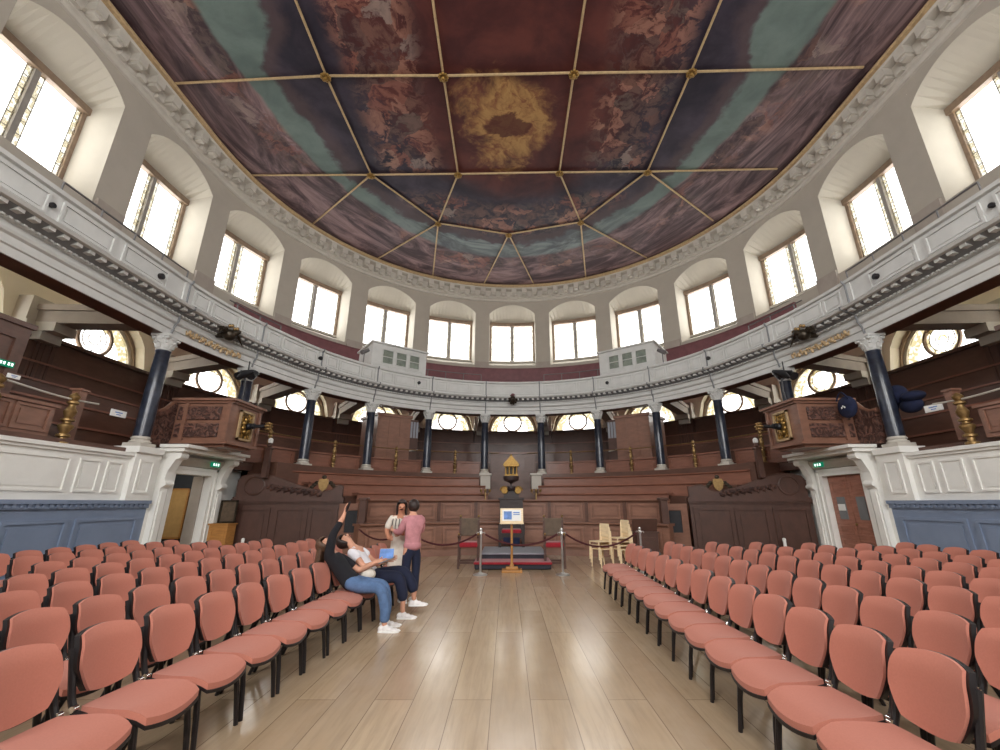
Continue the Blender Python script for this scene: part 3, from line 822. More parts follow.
for i in range(8):
    w_ = 2*E2/8
    b = B(); b.panel(F2, x+.14, x+w_-.14, 1.1, 1.6, 6.9, .06, .045); b.done('panel', 'woodp', t2)
    if i not in (0, 4): 
        b = B(); b.pbox(F2, x-.05, x+.05, 6.84, 6.92, 1.0, 1.66); b.done('stile', 'wood2', t2)
    x += w_
# deck under the stepped seats
b = B()
e_ = tier_end(F2, 6.95); b.pbox(F2, -e_, e_, 6.95, 8.2, 0, 1.0)
for P_, r0, r1, zt_ in ((TP[0], 7.4, 8.9, 1.5), (TP[1], 8.05, 9.6, 1.85), (TP[2], 8.4, 9.3, 2.2), (G, 8.2, 9.35, ZB-.02)):
    e_ = tier_end(P_, r0); b.pbox(P_, -e_, e_, r0, r1, 0, zt_)
st(b.done('floor_tiers', 'wood2'), 'stepped timber staging under the benches')
AG = 'curved benches on the arena tiers'
for i, (z, bk, lo, lab) in enumerate(((1.5, .46, .95, 'lowest of three curved oak benches above the panelled fronts'), (1.85, .46, 1.1, 'middle of three curved oak benches above the panelled fronts'), (2.2, .5, 1.45, 'topmost curved oak bench just below the column feet'))):
    P_ = TP[i]; r = P_.R
    t = thing('arena_bench', lab, 'bench', P_.pt(0, r, z), 0, AG)
    for sg in (-1, 1):
        a0, a1 = sorted((sg*lo, sg*tier_end(P_, r-.4)))
        b = B(); b.sweep(P_, [(r, z-.55), (r+.05, z-.55), (r+.05, z+bk-.06), (r, z+bk-.06)], a0, a1); b.done('backrest', 'bench', t)
        b = B(); b.sweep(P_, [(r-.05, z+bk-.06), (r+.5, z+bk-.06), (r+.5, z+bk), (r-.05, z+bk), (r-.07, z+bk-.03)], a0, a1); b.done('top_rail', 'bench', t)
        b = B(); b.sweep(P_, [(r-.42, z), (r, z), (r, z+.04), (r-.42, z+.04)], a0, a1); b.done('seat', 'bench', t)

# desk front at the line of the columns, and benches behind it
for i in range(-4, 5):
    a0, a1 = i*CS-CS/2+.2, i*CS+CS/2-.2
    if i == 0: a0, a1 = -1.1, 1.1
    nm = 'behind the throne between the two middle columns' if i == 0 else f'{ORD[abs(i)]} bay {CN[1 if i > 0 else -1]} of the throne, between columns'
    t = thing('desk_front', 'reddish oak desk front, ' + nm, 'desk front', G.pt(i*CS, 9.3, ZB), 0, 'desk fronts between the columns')
    top = ZB+.62 if i else ZB+1.1
    b = B(); b.pbox(G, a0, a1, 9.3, 9.36, ZB, top-.05); b.done('boarding', 'bench' if i else 'wood2', t)
    b = B(); b.pbox(G, a0, a1, 9.22, 9.6, top-.05, top); b.done('desk_top', 'bench', t)
    w_ = (a1-a0)/2
    for j in range(2):
        b = B(); b.panel(G, a0+j*w_+.1, a0+(j+1)*w_-.1, ZB+.1, top-.12, 9.3, .05, .02); b.done('panel', 'bench' if i else 'wood2', t)
b = B(); b.sweep(W, [(9.6, 2.9), (11.1, 2.9), (11.1, 3.5), (12.1, 3.5), (12.1, 4.2), (13.3, 4.2), (13.3, 2.65), (9.6, 2.65)], -TEND, TEND); b.sweep(G, [(9.2, 2.66), (9.2, 2.9), (12, 2.9), (12, 2.66)], -13, 13)
st(b.done('floor_lower_gallery', 'wood2'))
LG = 'benches under the upper gallery'
LEND = W.q+10
curved_bench('gallery_bench', W, 'front dark bench behind the columns under the gallery', -LEND, LEND, 10.45, 2.9, .45, 1.0, 'bench', LG)
curved_bench('gallery_bench', W, 'middle dark bench behind the columns under the gallery', -LEND, LEND, 11.45, 3.5, .45, 1.02, 'bench', LG)
curved_bench('gallery_bench', W, 'rear dark bench against the panelling below the half round windows', -LEND, LEND, 12.42, 4.2, .45, 1.02, 'bench', LG)
# panelling below the lunettes, and wooden piers between them
b = B(); b.pbox(W, -TEND, TEND, 13.15, 13.3, 4.2, 5.95); b.pbox(W, -TEND, TEND, 13.05, 13.3, 5.95, 6.05)
st(b.done('trim_4', 'wood2'), 'dark oak panelling below the half round windows')
for i, c0 in enumerate(GB):
    t = sroot(f'pillar_{i+1}', W.pt(c0, 12.9, 4.2), 'panelled oak pier between the half round windows')
    b = B(); b.pbox(W, c0-.45, c0+.45, 12.85, 13.3, 3.0, 6.0); b.done('pier_body', 'wood3', t)
    b = B(); b.panel(W, c0-.38, c0-.02, 4.5, 5.85, 12.85, .06, .03); b.panel(W, c0+.02, c0+.38, 4.5, 5.85, 12.85, .06, .03); b.done('pier_panel', 'wood3', t)
    b = B(); b.pbox(W, c0-.5, c0+.5, 12.79, 13.3, 6.0, 6.2); b.pbox(W, c0-.45, c0+.45, 12.9, 13.3, 6.2, 6.9); b.done('pier_capital', 'stone', t)

# vestibules: tall brown boxes between the third and fourth columns
for sg in (-1, 1):
    a0, a1 = (sg*4.95, sg*6.5)
    a0, a1 = min(a0, a1), max(a0, a1)
    t = thing('vestibule', f'tall plain oak vestibule under the gallery on the {CN[sg]}, beside a stair window', 'vestibule', G.pt((a0+a1)/2, 9.9, ZB))
    b = B(); b.pbox(G, a0, a1, 9.75, 11.6, ZB, 5.72); b.done('casing', 'wood', t)
    b = B(); b.pbox(G, a0-.06, a1+.06, 9.68, 11.7, 5.62, 5.75); b.done('top_moulding', 'wood', t)
    w_ = (a1-a0)/3
    b = B()
    for j in range(3):
        for z0, z1 in ((3.7, 4.6), (4.68, 5.55)): b.pbox(G, a0+j*w_+.02, a0+(j+1)*w_-.02, 9.735, 9.76, z0, z1)
    b.done('boarding', 'wood', t)
    ex = a0 if sg > 0 else a1
    s0, s1 = (ex-.42, ex-.02) if sg > 0 else (ex+.02, ex+.42)
    b = B(); b.pbox(G, s0, s1, 9.9, 9.98, 3.0, 5.6); b.done('side_screen', 'wood3', t)
    b = B()
    for q in range(3):
        w3 = (s1-s0)/3
        b.pbox(G, s0+q*w3+.02, s0+(q+1)*w3-.02, 9.86, 9.9, 4.7, 5.5)
    b.done('window_light', 'grey', t)
    b = B(); b.tube([G.pt(s0, 9.82, 4.05), G.pt(s1, 9.82, 4.12)], .03, 6); b.done('handrail', 'stone', t)

# brass finial posts with a rail between the columns
def finial(t, h=1.05, f=1.0):
    k = h/1.05
    b = B(); b.lathe([(r*f, z*k) for r, z in ((.09, 0), (.09, .05), (.05, .07), (.05, .14), (.09, .16), (.09, .2), (.05, .22), (.07, .28), (.1, .34), (.1, .38), (.05, .42), (.05, .45), (.09, .47), (.09, .5), (.05, .53), (.075, .6), (.085, .66), (.05, .74), (.045, .79), (.08, .82), (.08, .85), (.045, .88), (.07, .93), (.075, .97), (.04, 1.02), (.01, 1.05))], 14)
    b.done('baluster', 'brass', t, True)
FIN = [(-1, a, 'rear') for a in (1, 2, 3, 4)] + [(1, a, 'rear') for a in (1, 2, 3, 4)]
proto = None
for sg, i, _ in FIN:
    a = sg*i*CS; p = G.pt(a, 9.2, ZB)
    lab = f'slim brass finial post in the {ORD[i]} bay {CN[sg]} of the throne'
    if proto is None:
        proto = thing('finial_post', lab, 'post', p, 0, 'brass finial posts between the columns', world=False); finial(proto, 1.2)
    else: dup(proto, p, None, lab)
for sg in (-1, 1):
    b = B(); b.tube([G.pt(sg*(.7+(4.4*CS-.7)*i/40), 9.2, ZB+1.08) for i in range(41)], .022, 6)
    o = b.done('hand_rail', 'brass', None, True, (0, 0, 0)); tag(o, f'thin brass rail through the finial posts on the {CN[sg]} of the throne', 'rail')

# ---------------------------------------------------------------- white and blue podiums at the sides
PX = 9.3
for sg in (-1, 1):
    PX = 9.3 if sg < 0 else 9.5
    nm = CN[sg]
    t = thing('side_podium', f'white panelled podium over a blue grey dado along the {nm} side of the chairs', 'podium', (sg*PX, 5, 0))
    u = (0, 1, 0); n = (-sg, 0, 0)
    def slab(b, x0, x1, y0, y1, z0, z1):   # x measured inwards from the podium face
        b.box((sg*(PX-(x0+x1)/2), (y0+y1)/2, (z0+z1)/2), (abs(x1-x0), y1-y0, z1-z0))
    b = B(); slab(b, -.3, 0, -4.9, 11.0, 1.66, 2.66); b.done('upper_wall', 'white', t)
    b = B(); slab(b, -.3, .02, -4.9, 11.0, 0, 1.5); b.done('dado', 'blue', t)
    b = B(); slab(b, -.3, .12, -4.9, 11.0, 1.6, 1.68); slab(b, -.3, .07, -4.9, 11.0, 1.5, 1.6)
    y = -4.8
    while y < 10.9: slab(b, .07, .1, y, y+.06, 1.53, 1.6); y += .13
    b.done('dado_cornice', 'blue', t)
    b = B(); slab(b, -.6, .1, -4.9, 11.0, 2.7, 2.78); slab(b, -.3, .05, -4.9, 11.0, 2.64, 2.7); b.done('capping', 'white', t)
    b = B(); slab(b, 0, .12, 10.2, 10.9, 1.68, 2.8); slab(b, -.45, .2, 10.16, 10.94, 2.8, 2.95); b.done('pedestal', 'white', t)
    for y0, y1 in ((10.34, 10.78),):
        b = B(); b.fpanel((sg*(PX-.12), y0, 1.84), u, n, y1-y0, .8, .05, .03); b.done('panel', 'white', t)
    for y0, y1 in ((-4.3, -2.7), (-2.3, -.4), (-.1, 1.7), (2.0, 3.8), (4.1, 5.0), (5.25, 7.0), (7.2, 8.82), (9.0, 9.5), (9.64, 10.04)):
        b = B(); b.fpanel((sg*PX, y0, 1.84), u, n, y1-y0, .7, .045, .03); b.done('panel', 'white', t)
    for y0, y1 in ((-4.3, -2.5), (-2.3, -.4), (-.2, 1.7), (1.9, 3.8), (4.0, 5.9), (6.1, 7.7), (7.9, 9.1), (9.25, 10.8)):
        b = B(); b.fpanel((sg*(PX-.02), y0, .25), u, n, y1-y0, 1.05, .07, .03); b.done('dado_panel', 'blue', t)

    # ------------- doorway wall with its white classical surround
    d0, d1 = 11.65, 13.1; dz = 2.4
    t = thing('door_surround', f'white classical door surround with scroll brackets under the {nm} pulpit', 'door surround', (sg*PX, (d0+d1)/2, 0))
    b = B(); slab(b, -.25, 0, 11.0, d0, 0, 3.0); slab(b, -.25, 0, d1, 14.6, 0, 3.0); slab(b, -.25, 0, d0, d1, dz, 3.0); b.done('wall_face', 'white', t)
    b = B()
    for y0, y1 in ((d0-.2, d0), (d1, d1+.2)):
        slab(b, 0, .07, y0, y1, 0, dz+.2); slab(b, .07, .1, y0+(.0 if y0 < d0-.1 else .12), y1-(.12 if y0 < d0-.1 else 0), 0, dz+.2)
    slab(b, 0, .07, d0, d1, dz, dz+.2); slab(b, .07, .1, d0-.2, d1+.2, dz+.12, dz+.2)
    b.done('architrave', 'white', t)
    for y0 in (d0-.52, d1+.24):
        b = B(); slab(b, 0, .14, y0, y0+.26, 0, 2.0); slab(b, .14, .17, y0+.05, y0+.21, .2, 1.9); slab(b, 0, .2, y0-.02, y0+.28, 0, .2); b.done('pilaster', 'white', t)
        b = B(); b.prism([(0, 2.0), (.18, 2.0), (.24, 2.1), (.2, 2.2), (.22, 2.4), (.36, 2.7), (.5, 2.84), (.5, 2.92), (0, 2.92)], (sg*PX, y0, 0), (-sg, 0, 0), (0, 0, 1), (0, .26, 0))
        b.tube([(sg*(PX-.2), y0-.01, 2.1), (sg*(PX-.2), y0+.27, 2.1)], .07, 10); b.tube([(sg*(PX-.42), y0-.01, 2.82), (sg*(PX-.42), y0+.27, 2.82)], .09, 10)
        b.done('scroll_bracket', 'white', t)
    b = B()
    pts = [(0, dz+.2), (.1, dz+.22), (.2, dz+.34), (.22, dz+.44), (0, dz+.46)]
    b.prism(pts, (sg*PX, d0-.25, 0), (-sg, 0, 0), (0, 0, 1), (0, d1-d0+.5, 0)); b.done('frieze', 'stone', t)
    b = B(); slab(b, 0, .62, d0-.62, d1+.6, 2.92, 3.02); slab(b, 0, .75, d0-.68, d1+.62, 3.02, 3.1)
    b.done('cornice', 'white', t)

    # ------------- EXIT sign
    t = thing('exit_sign', f'small green lit exit sign above the {nm} doorway', 'sign', (sg*(PX-.3), d1-.25, 2.72))
    b = B(); b.box((sg*(PX-.3), d1-.3, 2.72), (.05, .36, .14)); b.done('housing', 'exit', t)
    b = B()
    for q, y in enumerate((-.1, .0, .1)):
        b.box((sg*(PX-.3)-sg*.028, d1-.3+y, 2.72), (.004, .05, .07))
    b.done('lettering', 'exitw', t)

# left: open doorway into a dark lobby
PX = 9.3
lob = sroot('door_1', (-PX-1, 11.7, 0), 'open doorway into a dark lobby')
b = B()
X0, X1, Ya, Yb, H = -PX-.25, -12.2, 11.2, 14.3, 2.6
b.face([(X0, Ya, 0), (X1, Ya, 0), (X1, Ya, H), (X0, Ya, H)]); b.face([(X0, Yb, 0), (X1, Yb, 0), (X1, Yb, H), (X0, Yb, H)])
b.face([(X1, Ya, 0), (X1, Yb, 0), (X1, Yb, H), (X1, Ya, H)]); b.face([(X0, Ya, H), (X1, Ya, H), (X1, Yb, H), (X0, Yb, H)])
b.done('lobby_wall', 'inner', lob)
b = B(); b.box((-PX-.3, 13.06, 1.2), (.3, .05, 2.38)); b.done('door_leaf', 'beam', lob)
t = thing('notice_board', 'tan notice board seen through the open doorway', 'board', (-11.2, 14.2, .5))
b = B(); b.box((-11.25, 14.24, 1.3), (1.15, .06, 1.5)); b.done('board_panel', 'board', t)
b = B()
for x, z, w_, h_ in ((-11.25, 2.05, 1.21, .05), (-11.25, .55, 1.21, .05), (-10.65, 1.3, .05, 1.5), (-11.85, 1.3, .05, 1.5)): b.box((x, 14.21, z), (w_, .07, h_))
b.done('frame', 'oak', t)
t = thing('framed_picture', 'small framed picture on the dark lobby wall inside the open doorway', 'picture', (-10.25, 14.25, 1.5))
b = B(); b.box((-10.25, 14.25, 1.6), (.42, .05, .55)); b.done('frame', 'pale', t)
b = B(); b.box((-10.25, 14.22, 1.6), (.24, .02, .32)); b.done('print', 'ink', t)
li = bpy.data.lights.new('lobby lamp', 'POINT'); li.energy = 60; li.color = (1, .9, .75); li.shadow_soft_size = .15
o = bpy.data.objects.new('lobby lamp', li); COL.objects.link(o); o.location = (-10.9, 12.6, 2.35)

# right: closed double doors
PX = 9.5
dr = sroot('door_2', (PX, 11.7, 0), 'closed pair of reddish oak doors with small glass panes')
for j, (y0, y1) in enumerate(((11.67, 12.36), (12.38, 13.08))):
    b = B(); b.box((PX+.12, (y0+y1)/2, 1.2), (.06, y1-y0, 2.38)); lf = b.done('door_leaf', 'door', dr)
    for z0, z1 in ((.12, .62), (.74, 1.0), (1.9, 2.26)):
        b = B(); b.fpanel((PX+.09, y0+.08, z0), (0, 1, 0), (-1, 0, 0), y1-y0-.16, z1-z0, .05, .02); b.done('door_panel', 'door', lf)
    b = B(); b.box((PX+.085, (y0+y1)/2, 1.48), (.02, .3, .62)); b.done('glass_pane', 'galdark', lf)
b = B(); b.ball((PX+.04, 12.3, 1.05), .035, 8); b.done('door_knob', 'brass', dr, True)
b = B(); b.box((PX+.068, 12.73, 1.5), (.01, .26, .18)); tag(b.done('paper_notice', 'paper', None, False, (PX, 12.73, 1.5)), 'white paper notice taped to the glass of the oak doors', 'notice')

# ---------------------------------------------------------------- pulpits (rostra)
for sg in (-1, 1):
    nm = CN[sg]
    t = thing('pulpit', f'carved oak pulpit with a gilt end panel above the {nm} doorway', 'pulpit', (sg*8.8, 12.2, 3.1))
    xi, xo, y0, y1, z0, z1 = 7.95, 9.6, 11.5, 12.85, 3.24, 4.32
    b = B(); b.box((sg*(xi+xo)/2, (y0+y1)/2, (z0+z1)/2), (xo-xi, y1-y0, z1-z0)); b.done('box', 'wood', t)
    for q, (e, za, zb_) in enumerate(((.06, 4.32, 4.38), (.13, 4.38, 4.45), (.05, 3.18, 3.26), (-.1, 3.1, 3.18))):
        b = B(); b.box((sg*((xi+xo)/2-e/2), (y0+y1)/2, (za+zb_)/2), (xo-xi+e, y1-y0+2*e, zb_-za)); b.done('box_moulding', 'wood', t)
    for za, zb_ in ((3.36, 3.74), (3.84, 4.22)):
        b = B(); b.box((sg*(xi+xo+.1)/2, y0-.02, (za+zb_)/2), (xo-xi-.45, .06, zb_-za), bev=.02); b.done('carved_panel', 'carve', t)
    for c_, d_ in (((sg*(xi+.05), y0-.03, 3.78), (.1, .08, 1.06)), ((sg*(xo-.4), y0-.03, 3.78), (.1, .08, 1.06)), ((sg*(xi-.02), y1-.05, 3.78), (.08, .1, 1.06))):
        b = B(); b.box(c_, d_); b.done('corner_post', 'wood', t)
    b = B(); b.box((sg*(xi-.01), (y0+y1)/2, 3.78), (.06, .5, .72)); b.done('gilt_panel', 'gcarve', t)
    b = B(); o_ = Vector((sg*(xi-.04), (y0+y1)/2, 3.78))
    for dy, dz_, wy, wz in ((0, .40, .66, .06), (0, -.40, .66, .06), (.3, 0, .06, .86), (-.3, 0, .06, .86)): b.box(o_+Vector((0, dy, dz_)), (.06, wy, wz))
    b.done('gilt_frame', 'goldp', t)
    b = B()
    for i in range(9):
        a = i*2*PI/9; b.ball(o_+Vector((-sg*.03, math.cos(a)*.14, math.sin(a)*.2)), (.06, .07, .09), 8)
    b.done('gilt_relief', 'gold', t, True)
    # projecting fasces with a lion-like boss
    f = thing('fasces', f'black and gilt bundled rod projecting from the gilt panel of the {nm} pulpit', 'ornament', o_, 0)
    b = B(); b.tube([o_, o_+Vector((-sg*.5, 0, .0)), o_+Vector((-sg*.62, 0, .02))], [.05, .055, .03], 10); b.tube([o_+Vector((-sg*.2, 0, 0)), o_+Vector((-sg*.26, 0, 0))], .085, 10); b.ball(o_+Vector((-sg*.1, 0, 0)), (.09, .1, .1), 10)
    b.done('rod', 'iron', f, True)
    b = B()
    for i in range(6):
        a = i*PI/3; b.ball(o_+Vector((-sg*.68, math.cos(a)*.09, math.sin(a)*.09)), (.09, .04, .04), 8)
    b.ball(o_+Vector((-sg*.7, 0, 0)), .07, 8); b.done('gilt_tip', 'brass', f, True)
    # carved wing between pulpit and column
    w = thing('carved_wing', f'low carved oak panel joining the {nm} pulpit to the nearest column', 'panel', (sg*9.55, 11.4, 3.1))
    b = B(); b.prism([(10.75, 3.1), (11.48, 3.1), (11.48, 4.34), (11.35, 4.27), (11.15, 4.05), (10.95, 3.95), (10.75, 3.95)], (sg*9.6, 0, 0), (0, 1, 0), (0, 0, 1), (-sg*.12, 0, 0)); b.done('board', 'carve', w)
    b = B(); b.tube([(sg*9.54, 10.73, 3.97), (sg*9.54, 10.95, 3.97), (sg*9.54, 11.15, 4.07), (sg*9.54, 11.35, 4.29), (sg*9.54, 11.5, 4.37)], .06, 8); b.done('coping', 'wood', w, True)
    # newel by the steps beyond the pulpit
    b = B(); b.box((0, 0, .45), (.16, .16, .9)); b.box((0, 0, .93), (.22, .22, .07), bev=.02); b.ball((0, 0, 1.04), .08, 10)
    o = b.done('newel_post', 'wood3', None, False, (0, 0, 0)); o.location = (sg*8.0, 13.75, 2.4); tag(o, f'dark newel post beyond the {nm} pulpit at the top of the carved screen', 'post')
    b = B(); b.box((0, 0, .05), (.12, .12, .14), bev=.02); b.lathe([(.05, .12), (.05, .14), (.02, .15)], 10)
    o = b.done('reading_light', 'paper', None, False, (0, 0, 0)); o.location = (sg*7.97, 13.72, 3.52); tag(o, f'small white lamp box by the end of the {nm} pulpit', 'lamp')

# ---------------------------------------------------------------- carved dark screens
for sg in (-1, 1):
    nm = CN[sg]
    A = Vector((-8.9, 13.85, 0)) if sg < 0 else Vector((9.35, 13.7, 0)); Cc = Vector((-5.6, 14.25, 0)) if sg < 0 else Vector((5.75, 14.2, 0)); u = (Cc-A).normalized(); L_ = (Cc-A).length; n_ = Vector((sg*u.y*1.0, 0, 0))
    n_ = Vector((0, 0, 1)).cross(u); n_ = n_ if n_.y < 0 else -n_
    t = thing('carved_screen', f'dark walnut screen with a carved scroll pediment on the {nm} of the arena', 'screen', (A+Cc)/2)
    z = Vector((0, 0, 1))
    def bar(b, a0, a1, z0, z1, d0, d1): b.prism([(a0, z0), (a1, z0), (a1, z1), (a0, z1)], A+n_*d0, u, z, n_*(d1-d0))
    b = B(); bar(b, 0, L_, 0, 1.6, -.12, 0); b.done('boarding', 'wood3', t)
    b = B(); bar(b, -.03, L_+.04, 1.6, 1.66, -.14, .05); bar(b, -.05, L_+.06, 1.66, 1.74, -.14, .1); bar(b, -.03, L_+.04, 1.74, 1.8, -.14, .06); b.done('cornice', 'wood3', t)
    for a0, a1 in ((.12, 1.15), (1.3, 2.3), (2.36, L_-.1)):
        b = B(); b.fpanel(A+u*a0+Vector((0, 0, .15)), u, n_, a1-a0, 1.33, .08, .04); b.done('panel', 'wood3', t)
    prof = [(0.02, 1.8), (.02, 2.28), (.12, 2.42), (.4, 2.5), (.75, 2.5), (1.1, 2.42), (1.6, 2.24), (2.1, 2.07), (2.6, 1.97), (2.75, 1.95), (2.95, 2.0), (3.1, 2.12), (3.2, 2.16), (L_-.02, 2.1), (L_-.02, 1.8)]
    b = B(); b.prism(prof, A-n_*.1, u, z, n_*.12); b.done('pediment', 'wood3', t)
    b = B(); b.tube([A+u*a+z*h-n_*.04 for a, h in prof[1:-1]], .05, 8); b.tube([A+u*(.55+.3*math.cos(i*PI/8))+z*(2.15+.28*math.sin(i*PI/8))+n_*.03 for i in range(17)], .03, 6); b.done('scroll_moulding', 'wood3', t, True)
    b = B(); random.seed(3)
    for i in range(16):
        a = 1.0+i*.105; h = 2.14-.014*i-(i % 2)*.06
        b.ball(A+u*a+z*h+n_*.03, (.1, .06, .06), 8)
        b.tube([A+u*(a-.06)+z*(h-.08)+n_*.03, A+u*(a+.03)+z*h+n_*.07, A+u*(a+.1)+z*(h+.06)+n_*.03], .022, 6)
    b.done('carved_foliage', 'carve2', t, True)
    # cartouche standing in the dip of the pediment
    c = A+u*2.66+z*1.96-n_*.04
    t = thing('cartouche', f'small gilt shield with wings on the dip of the {nm} carved screen', 'ornament', c)
    b = B(); b.prism([(-.13, .42), (.13, .42), (.17, .3), (.12, .12), (0, .02), (-.12, .12), (-.17, .3)], c-n_*.03, u, z, n_*.08); b.done('shield', 'brass', t)
    b = B()
    for q in (-1, 1):
        for i in range(4): b.ball(c+u*q*(.22+.07*i)+z*(.3-.07*i), (.08, .04, .06), 8)
    b.ball(c+z*.48, (.08, .06, .07), 8); b.done('wings', 'bronze', t, True)
    # floor post by the outer end
    b = B(); b.lathe([(.06, 0), (.06, .02), (.045, .04), (.045, .5), (.05, .52), (.05, .58), (.02, .6)], 12)
    o = b.done('bollard_light', 'paper', None, True, (0, 0, 0)); o.location = (sg*8.25, 13.6, 0); tag(o, f'slim white post light in front of the {nm} carved screen', 'light')
    # gate between screen and pier
    P0 = Vector((sg*5.3, 14.0, 0)); P1 = Vector((sg*4.8, 14.0, 0))
    t = thing('gate_panel', f'narrow oak gate panel with a dark hatch at the inner end of the {nm} screen', 'panel', (P0+P1)/2)
    b = B(); mid = (P0+P1)/2; b.box(mid+Vector((sg*.1, .15, .8)), (.95, .06, 1.6)); b.done('board', 'wood', t)
    b = B(); b.box(mid+Vector((sg*.1, .10, 1.05)), (.46, .05, .66)); b.done('hatch', 'ink', t)
    b = B(); b.fpanel(mid+Vector((sg*.1-.3, .12, .66)), (1, 0, 0), (0, -1, 0), .6, .8, .06, .05); b.done('hatch_frame', 'wood', t)
    b = B(); b.box((0, 0, .85), (.2, .2, 1.7)); b.box((0, 0, 1.74), (.28, .28, .08), bev=.02); b.box((0, 0, .1), (.26, .26, .2))
    o = b.done('pier_post', 'wood3', None, False, (0, 0, 0)); o.location = (sg*4.62, 13.45, 0); tag(o, f'dark square oak post at the {nm} end of the panelled fronts', 'post')

# ---------------------------------------------------------------- throne on its platform
t = thing('platform', 'two-step platform, grey carpet above a crimson lower step, under the throne', 'platform', (-.03, 12.6, 0))
b = B(); b.box((-.05, 12.0, .085), (1.95, 1.0, .15), bev=.03); b.done('lower_step', 'darkgrey', t)
b = B(); b.box((-.05, 11.98, .155), (2.0, 1.06, .06), bev=.025); b.done('red_tread', 'red', t)['label'] = 'crimson carpeted tread'
b = B(); b.box((-.02, 13.05, .15), (1.72, 1.7, .3)); b.done('upper_step', 'darkgrey', t)
b = B(); b.box((-.02, 13.05, .305), (1.78, 1.76, .05), bev=.02); b.done('grey_tread', 'grey', t)['label'] = 'grey carpeted tread'
TX, TY, TZ = -.06, 14.0, .33
CAN = .82
t = thing('throne', 'tall dark carved throne with a gilt gabled canopy and crimson seat', 'throne', (TX, TY, TZ), world=False)
b = B()
for sx in (-1, 1):
    b.box((sx*.36, -.3, .33), (.08, .08, .66)); b.box((sx*.36, .28, .33), (.08, .08, .66)); b.box((sx*.36, 0, .08), (.06, .6, .06)); b.box((sx*.36, 0, .62), (.09, .66, .06), bev=.015)
    b.box((sx*.36, -.3, .5), (.1, .1, .3))
b.box((0, -.28, .3), (.7, .05, .14)); b.done('frame', 'ebony', t)
b = B(); b.box((0, -.02, .36), (.66, .58, .08)); b.done('seat', 'ebony', t)
b = B(); b.box((0, -.05, .45), (.62, .52, .12), bev=.04); b.done('cushion', 'red', t)['label'] = 'crimson seat cushion'
b = B(); b.box((0, -.30, .18), (.5, .03, .2)); b.done('front_panel', 'coat', t)
b = B(); b.box((0, .3, .85), (.76, .08, 1.1)); b.box((0, .3, 1.42), (.84, .12, .08), bev=.02); b.fpanel((-.3, .26, .62), (1, 0, 0), (0, -1, 0), .6, .74, .07, .03); b.done('backrest', 'ebony', t)
b = B(); b.box((0, .3, 1.58), (.5, .1, .26)); b.lathe([(.2, 1.7), (.14, 1.76), (.14, 1.82)], 14, (0, .3, 0)); b.done('crest', 'ebony', t)
for sx in (-1, 1):
    b = B(); pts = [(sx*(.1+.13*math.cos(a)*(1-a/9)+.12), .24, 1.68+.13*math.sin(a)*(1-a/9)) for a in [i*.5 for i in range(13)]]
    b.tube(pts, .045, 8); b.lathe([(.1, -.06), (.11, 0), (.1, .06)], 12, (sx*.22, .24, 1.68), 'Y'); b.done('gilt_scroll', 'gold', t, True)
b = B(); b.lathe([(.03, 1.6), (.03, 1.9), (.1, 1.95), (.24, 2.0), (.26, 2.06), (.26, 2.14), (.2, 2.16)], 18, (0, .28, 0)); b.done('bowl', 'ebony', t, True)
b = B(); b.box((0, .28, 2.17), (.44, .34, .05))
for sx in (-.18, -.065, .065, .18): b.lathe([(.035, 2.19), (.03, 2.24), (.028, 2.42), (.04, 2.46)], 10, (sx, .17, 0))
for sx in (-.18, .18): b.lathe([(.035, 2.19), (.03, 2.24), (.028, 2.42), (.04, 2.46)], 10, (sx, .38, 0))
b.box((0, .28, 2.48), (.5, .38, .05)); b.done('gilt_canopy', 'gold', t, False)
b = B(); b.prism([(-.27, 2.5), (.27, 2.5), (.23, 2.58), (.12, 2.68), (0, 2.82), (-.12, 2.68), (-.23, 2.58)], (0, .1, 0), (1, 0, 0), (0, 0, 1), (0, .36, 0)); b.ball((0, .28, 2.83), .045, 8); b.prism([(-.11, 2.55), (.11, 2.55), (0, 2.68)], (0, .085, 0), (1, 0, 0), (0, 0, 1), (0, .02, 0)); b.done('gable', 'gold', t)
b = B(); b.box((0, .34, 2.32), (.34, .04, .24)); b.done('niche_back', 'bronze', t)

# flanking armchairs
proto = None
for x, lab, rz in ((-1.22, 'old hide-backed armchair with a crimson seat at the left of the throne platform', .05), (1.06, 'old hide-backed armchair with a crimson seat at the right of the throne platform', -.05)):
    if proto: dup(proto, (x, 11.95, 0), rz, lab); continue
    proto = t = thing('armchair', lab, 'chair', (x, 11.95, 0), rz, 'armchairs flanking the throne', world=False)
    for sx in (-1, 1):
        b = B(); b.box((sx*.25, -.24, .38), (.055, .055, .76)); b.done('leg', 'wood3', t)
        b = B(); b.box((sx*.25, .24, .62), (.055, .055, 1.24)); b.done('leg', 'wood3', t)
        b = B(); b.box((sx*.25, -.02, .78), (.07, .58, .045), bev=.012); b.ball((sx*.25, -.32, .78), (.04, .05, .05), 8); b.done('armrest', 'wood3', t)
        b = B(); b.ball((sx*.25, .24, 1.27), (.035, .035, .04), 8); b.ball((sx*.25, -.33, .84), (.035, .035, .035), 8); b.done('finial', 'brass', t, True)
    b = B(); b.box((0, -.24, .14), (.5, .04, .05)); b.box((0, .24, .14), (.5, .04, .05)); b.box((-.25, 0, .14), (.04, .5, .05)); b.box((.25, 0, .14), (.04, .5, .05)); b.done('stretcher', 'wood3', t)
    b = B(); b.box((0, 0, .57), (.54, .54, .13), bev=.04); b.done('seat', 'red', t)['label'] = 'crimson upholstered seat'
    b = B(); b.box((0, .24, .98), (.5, .05, .44), bev=.015); b.box((0, .24, 1.19), (.54, .06, .05)); b.done('backrest', 'leather', t)

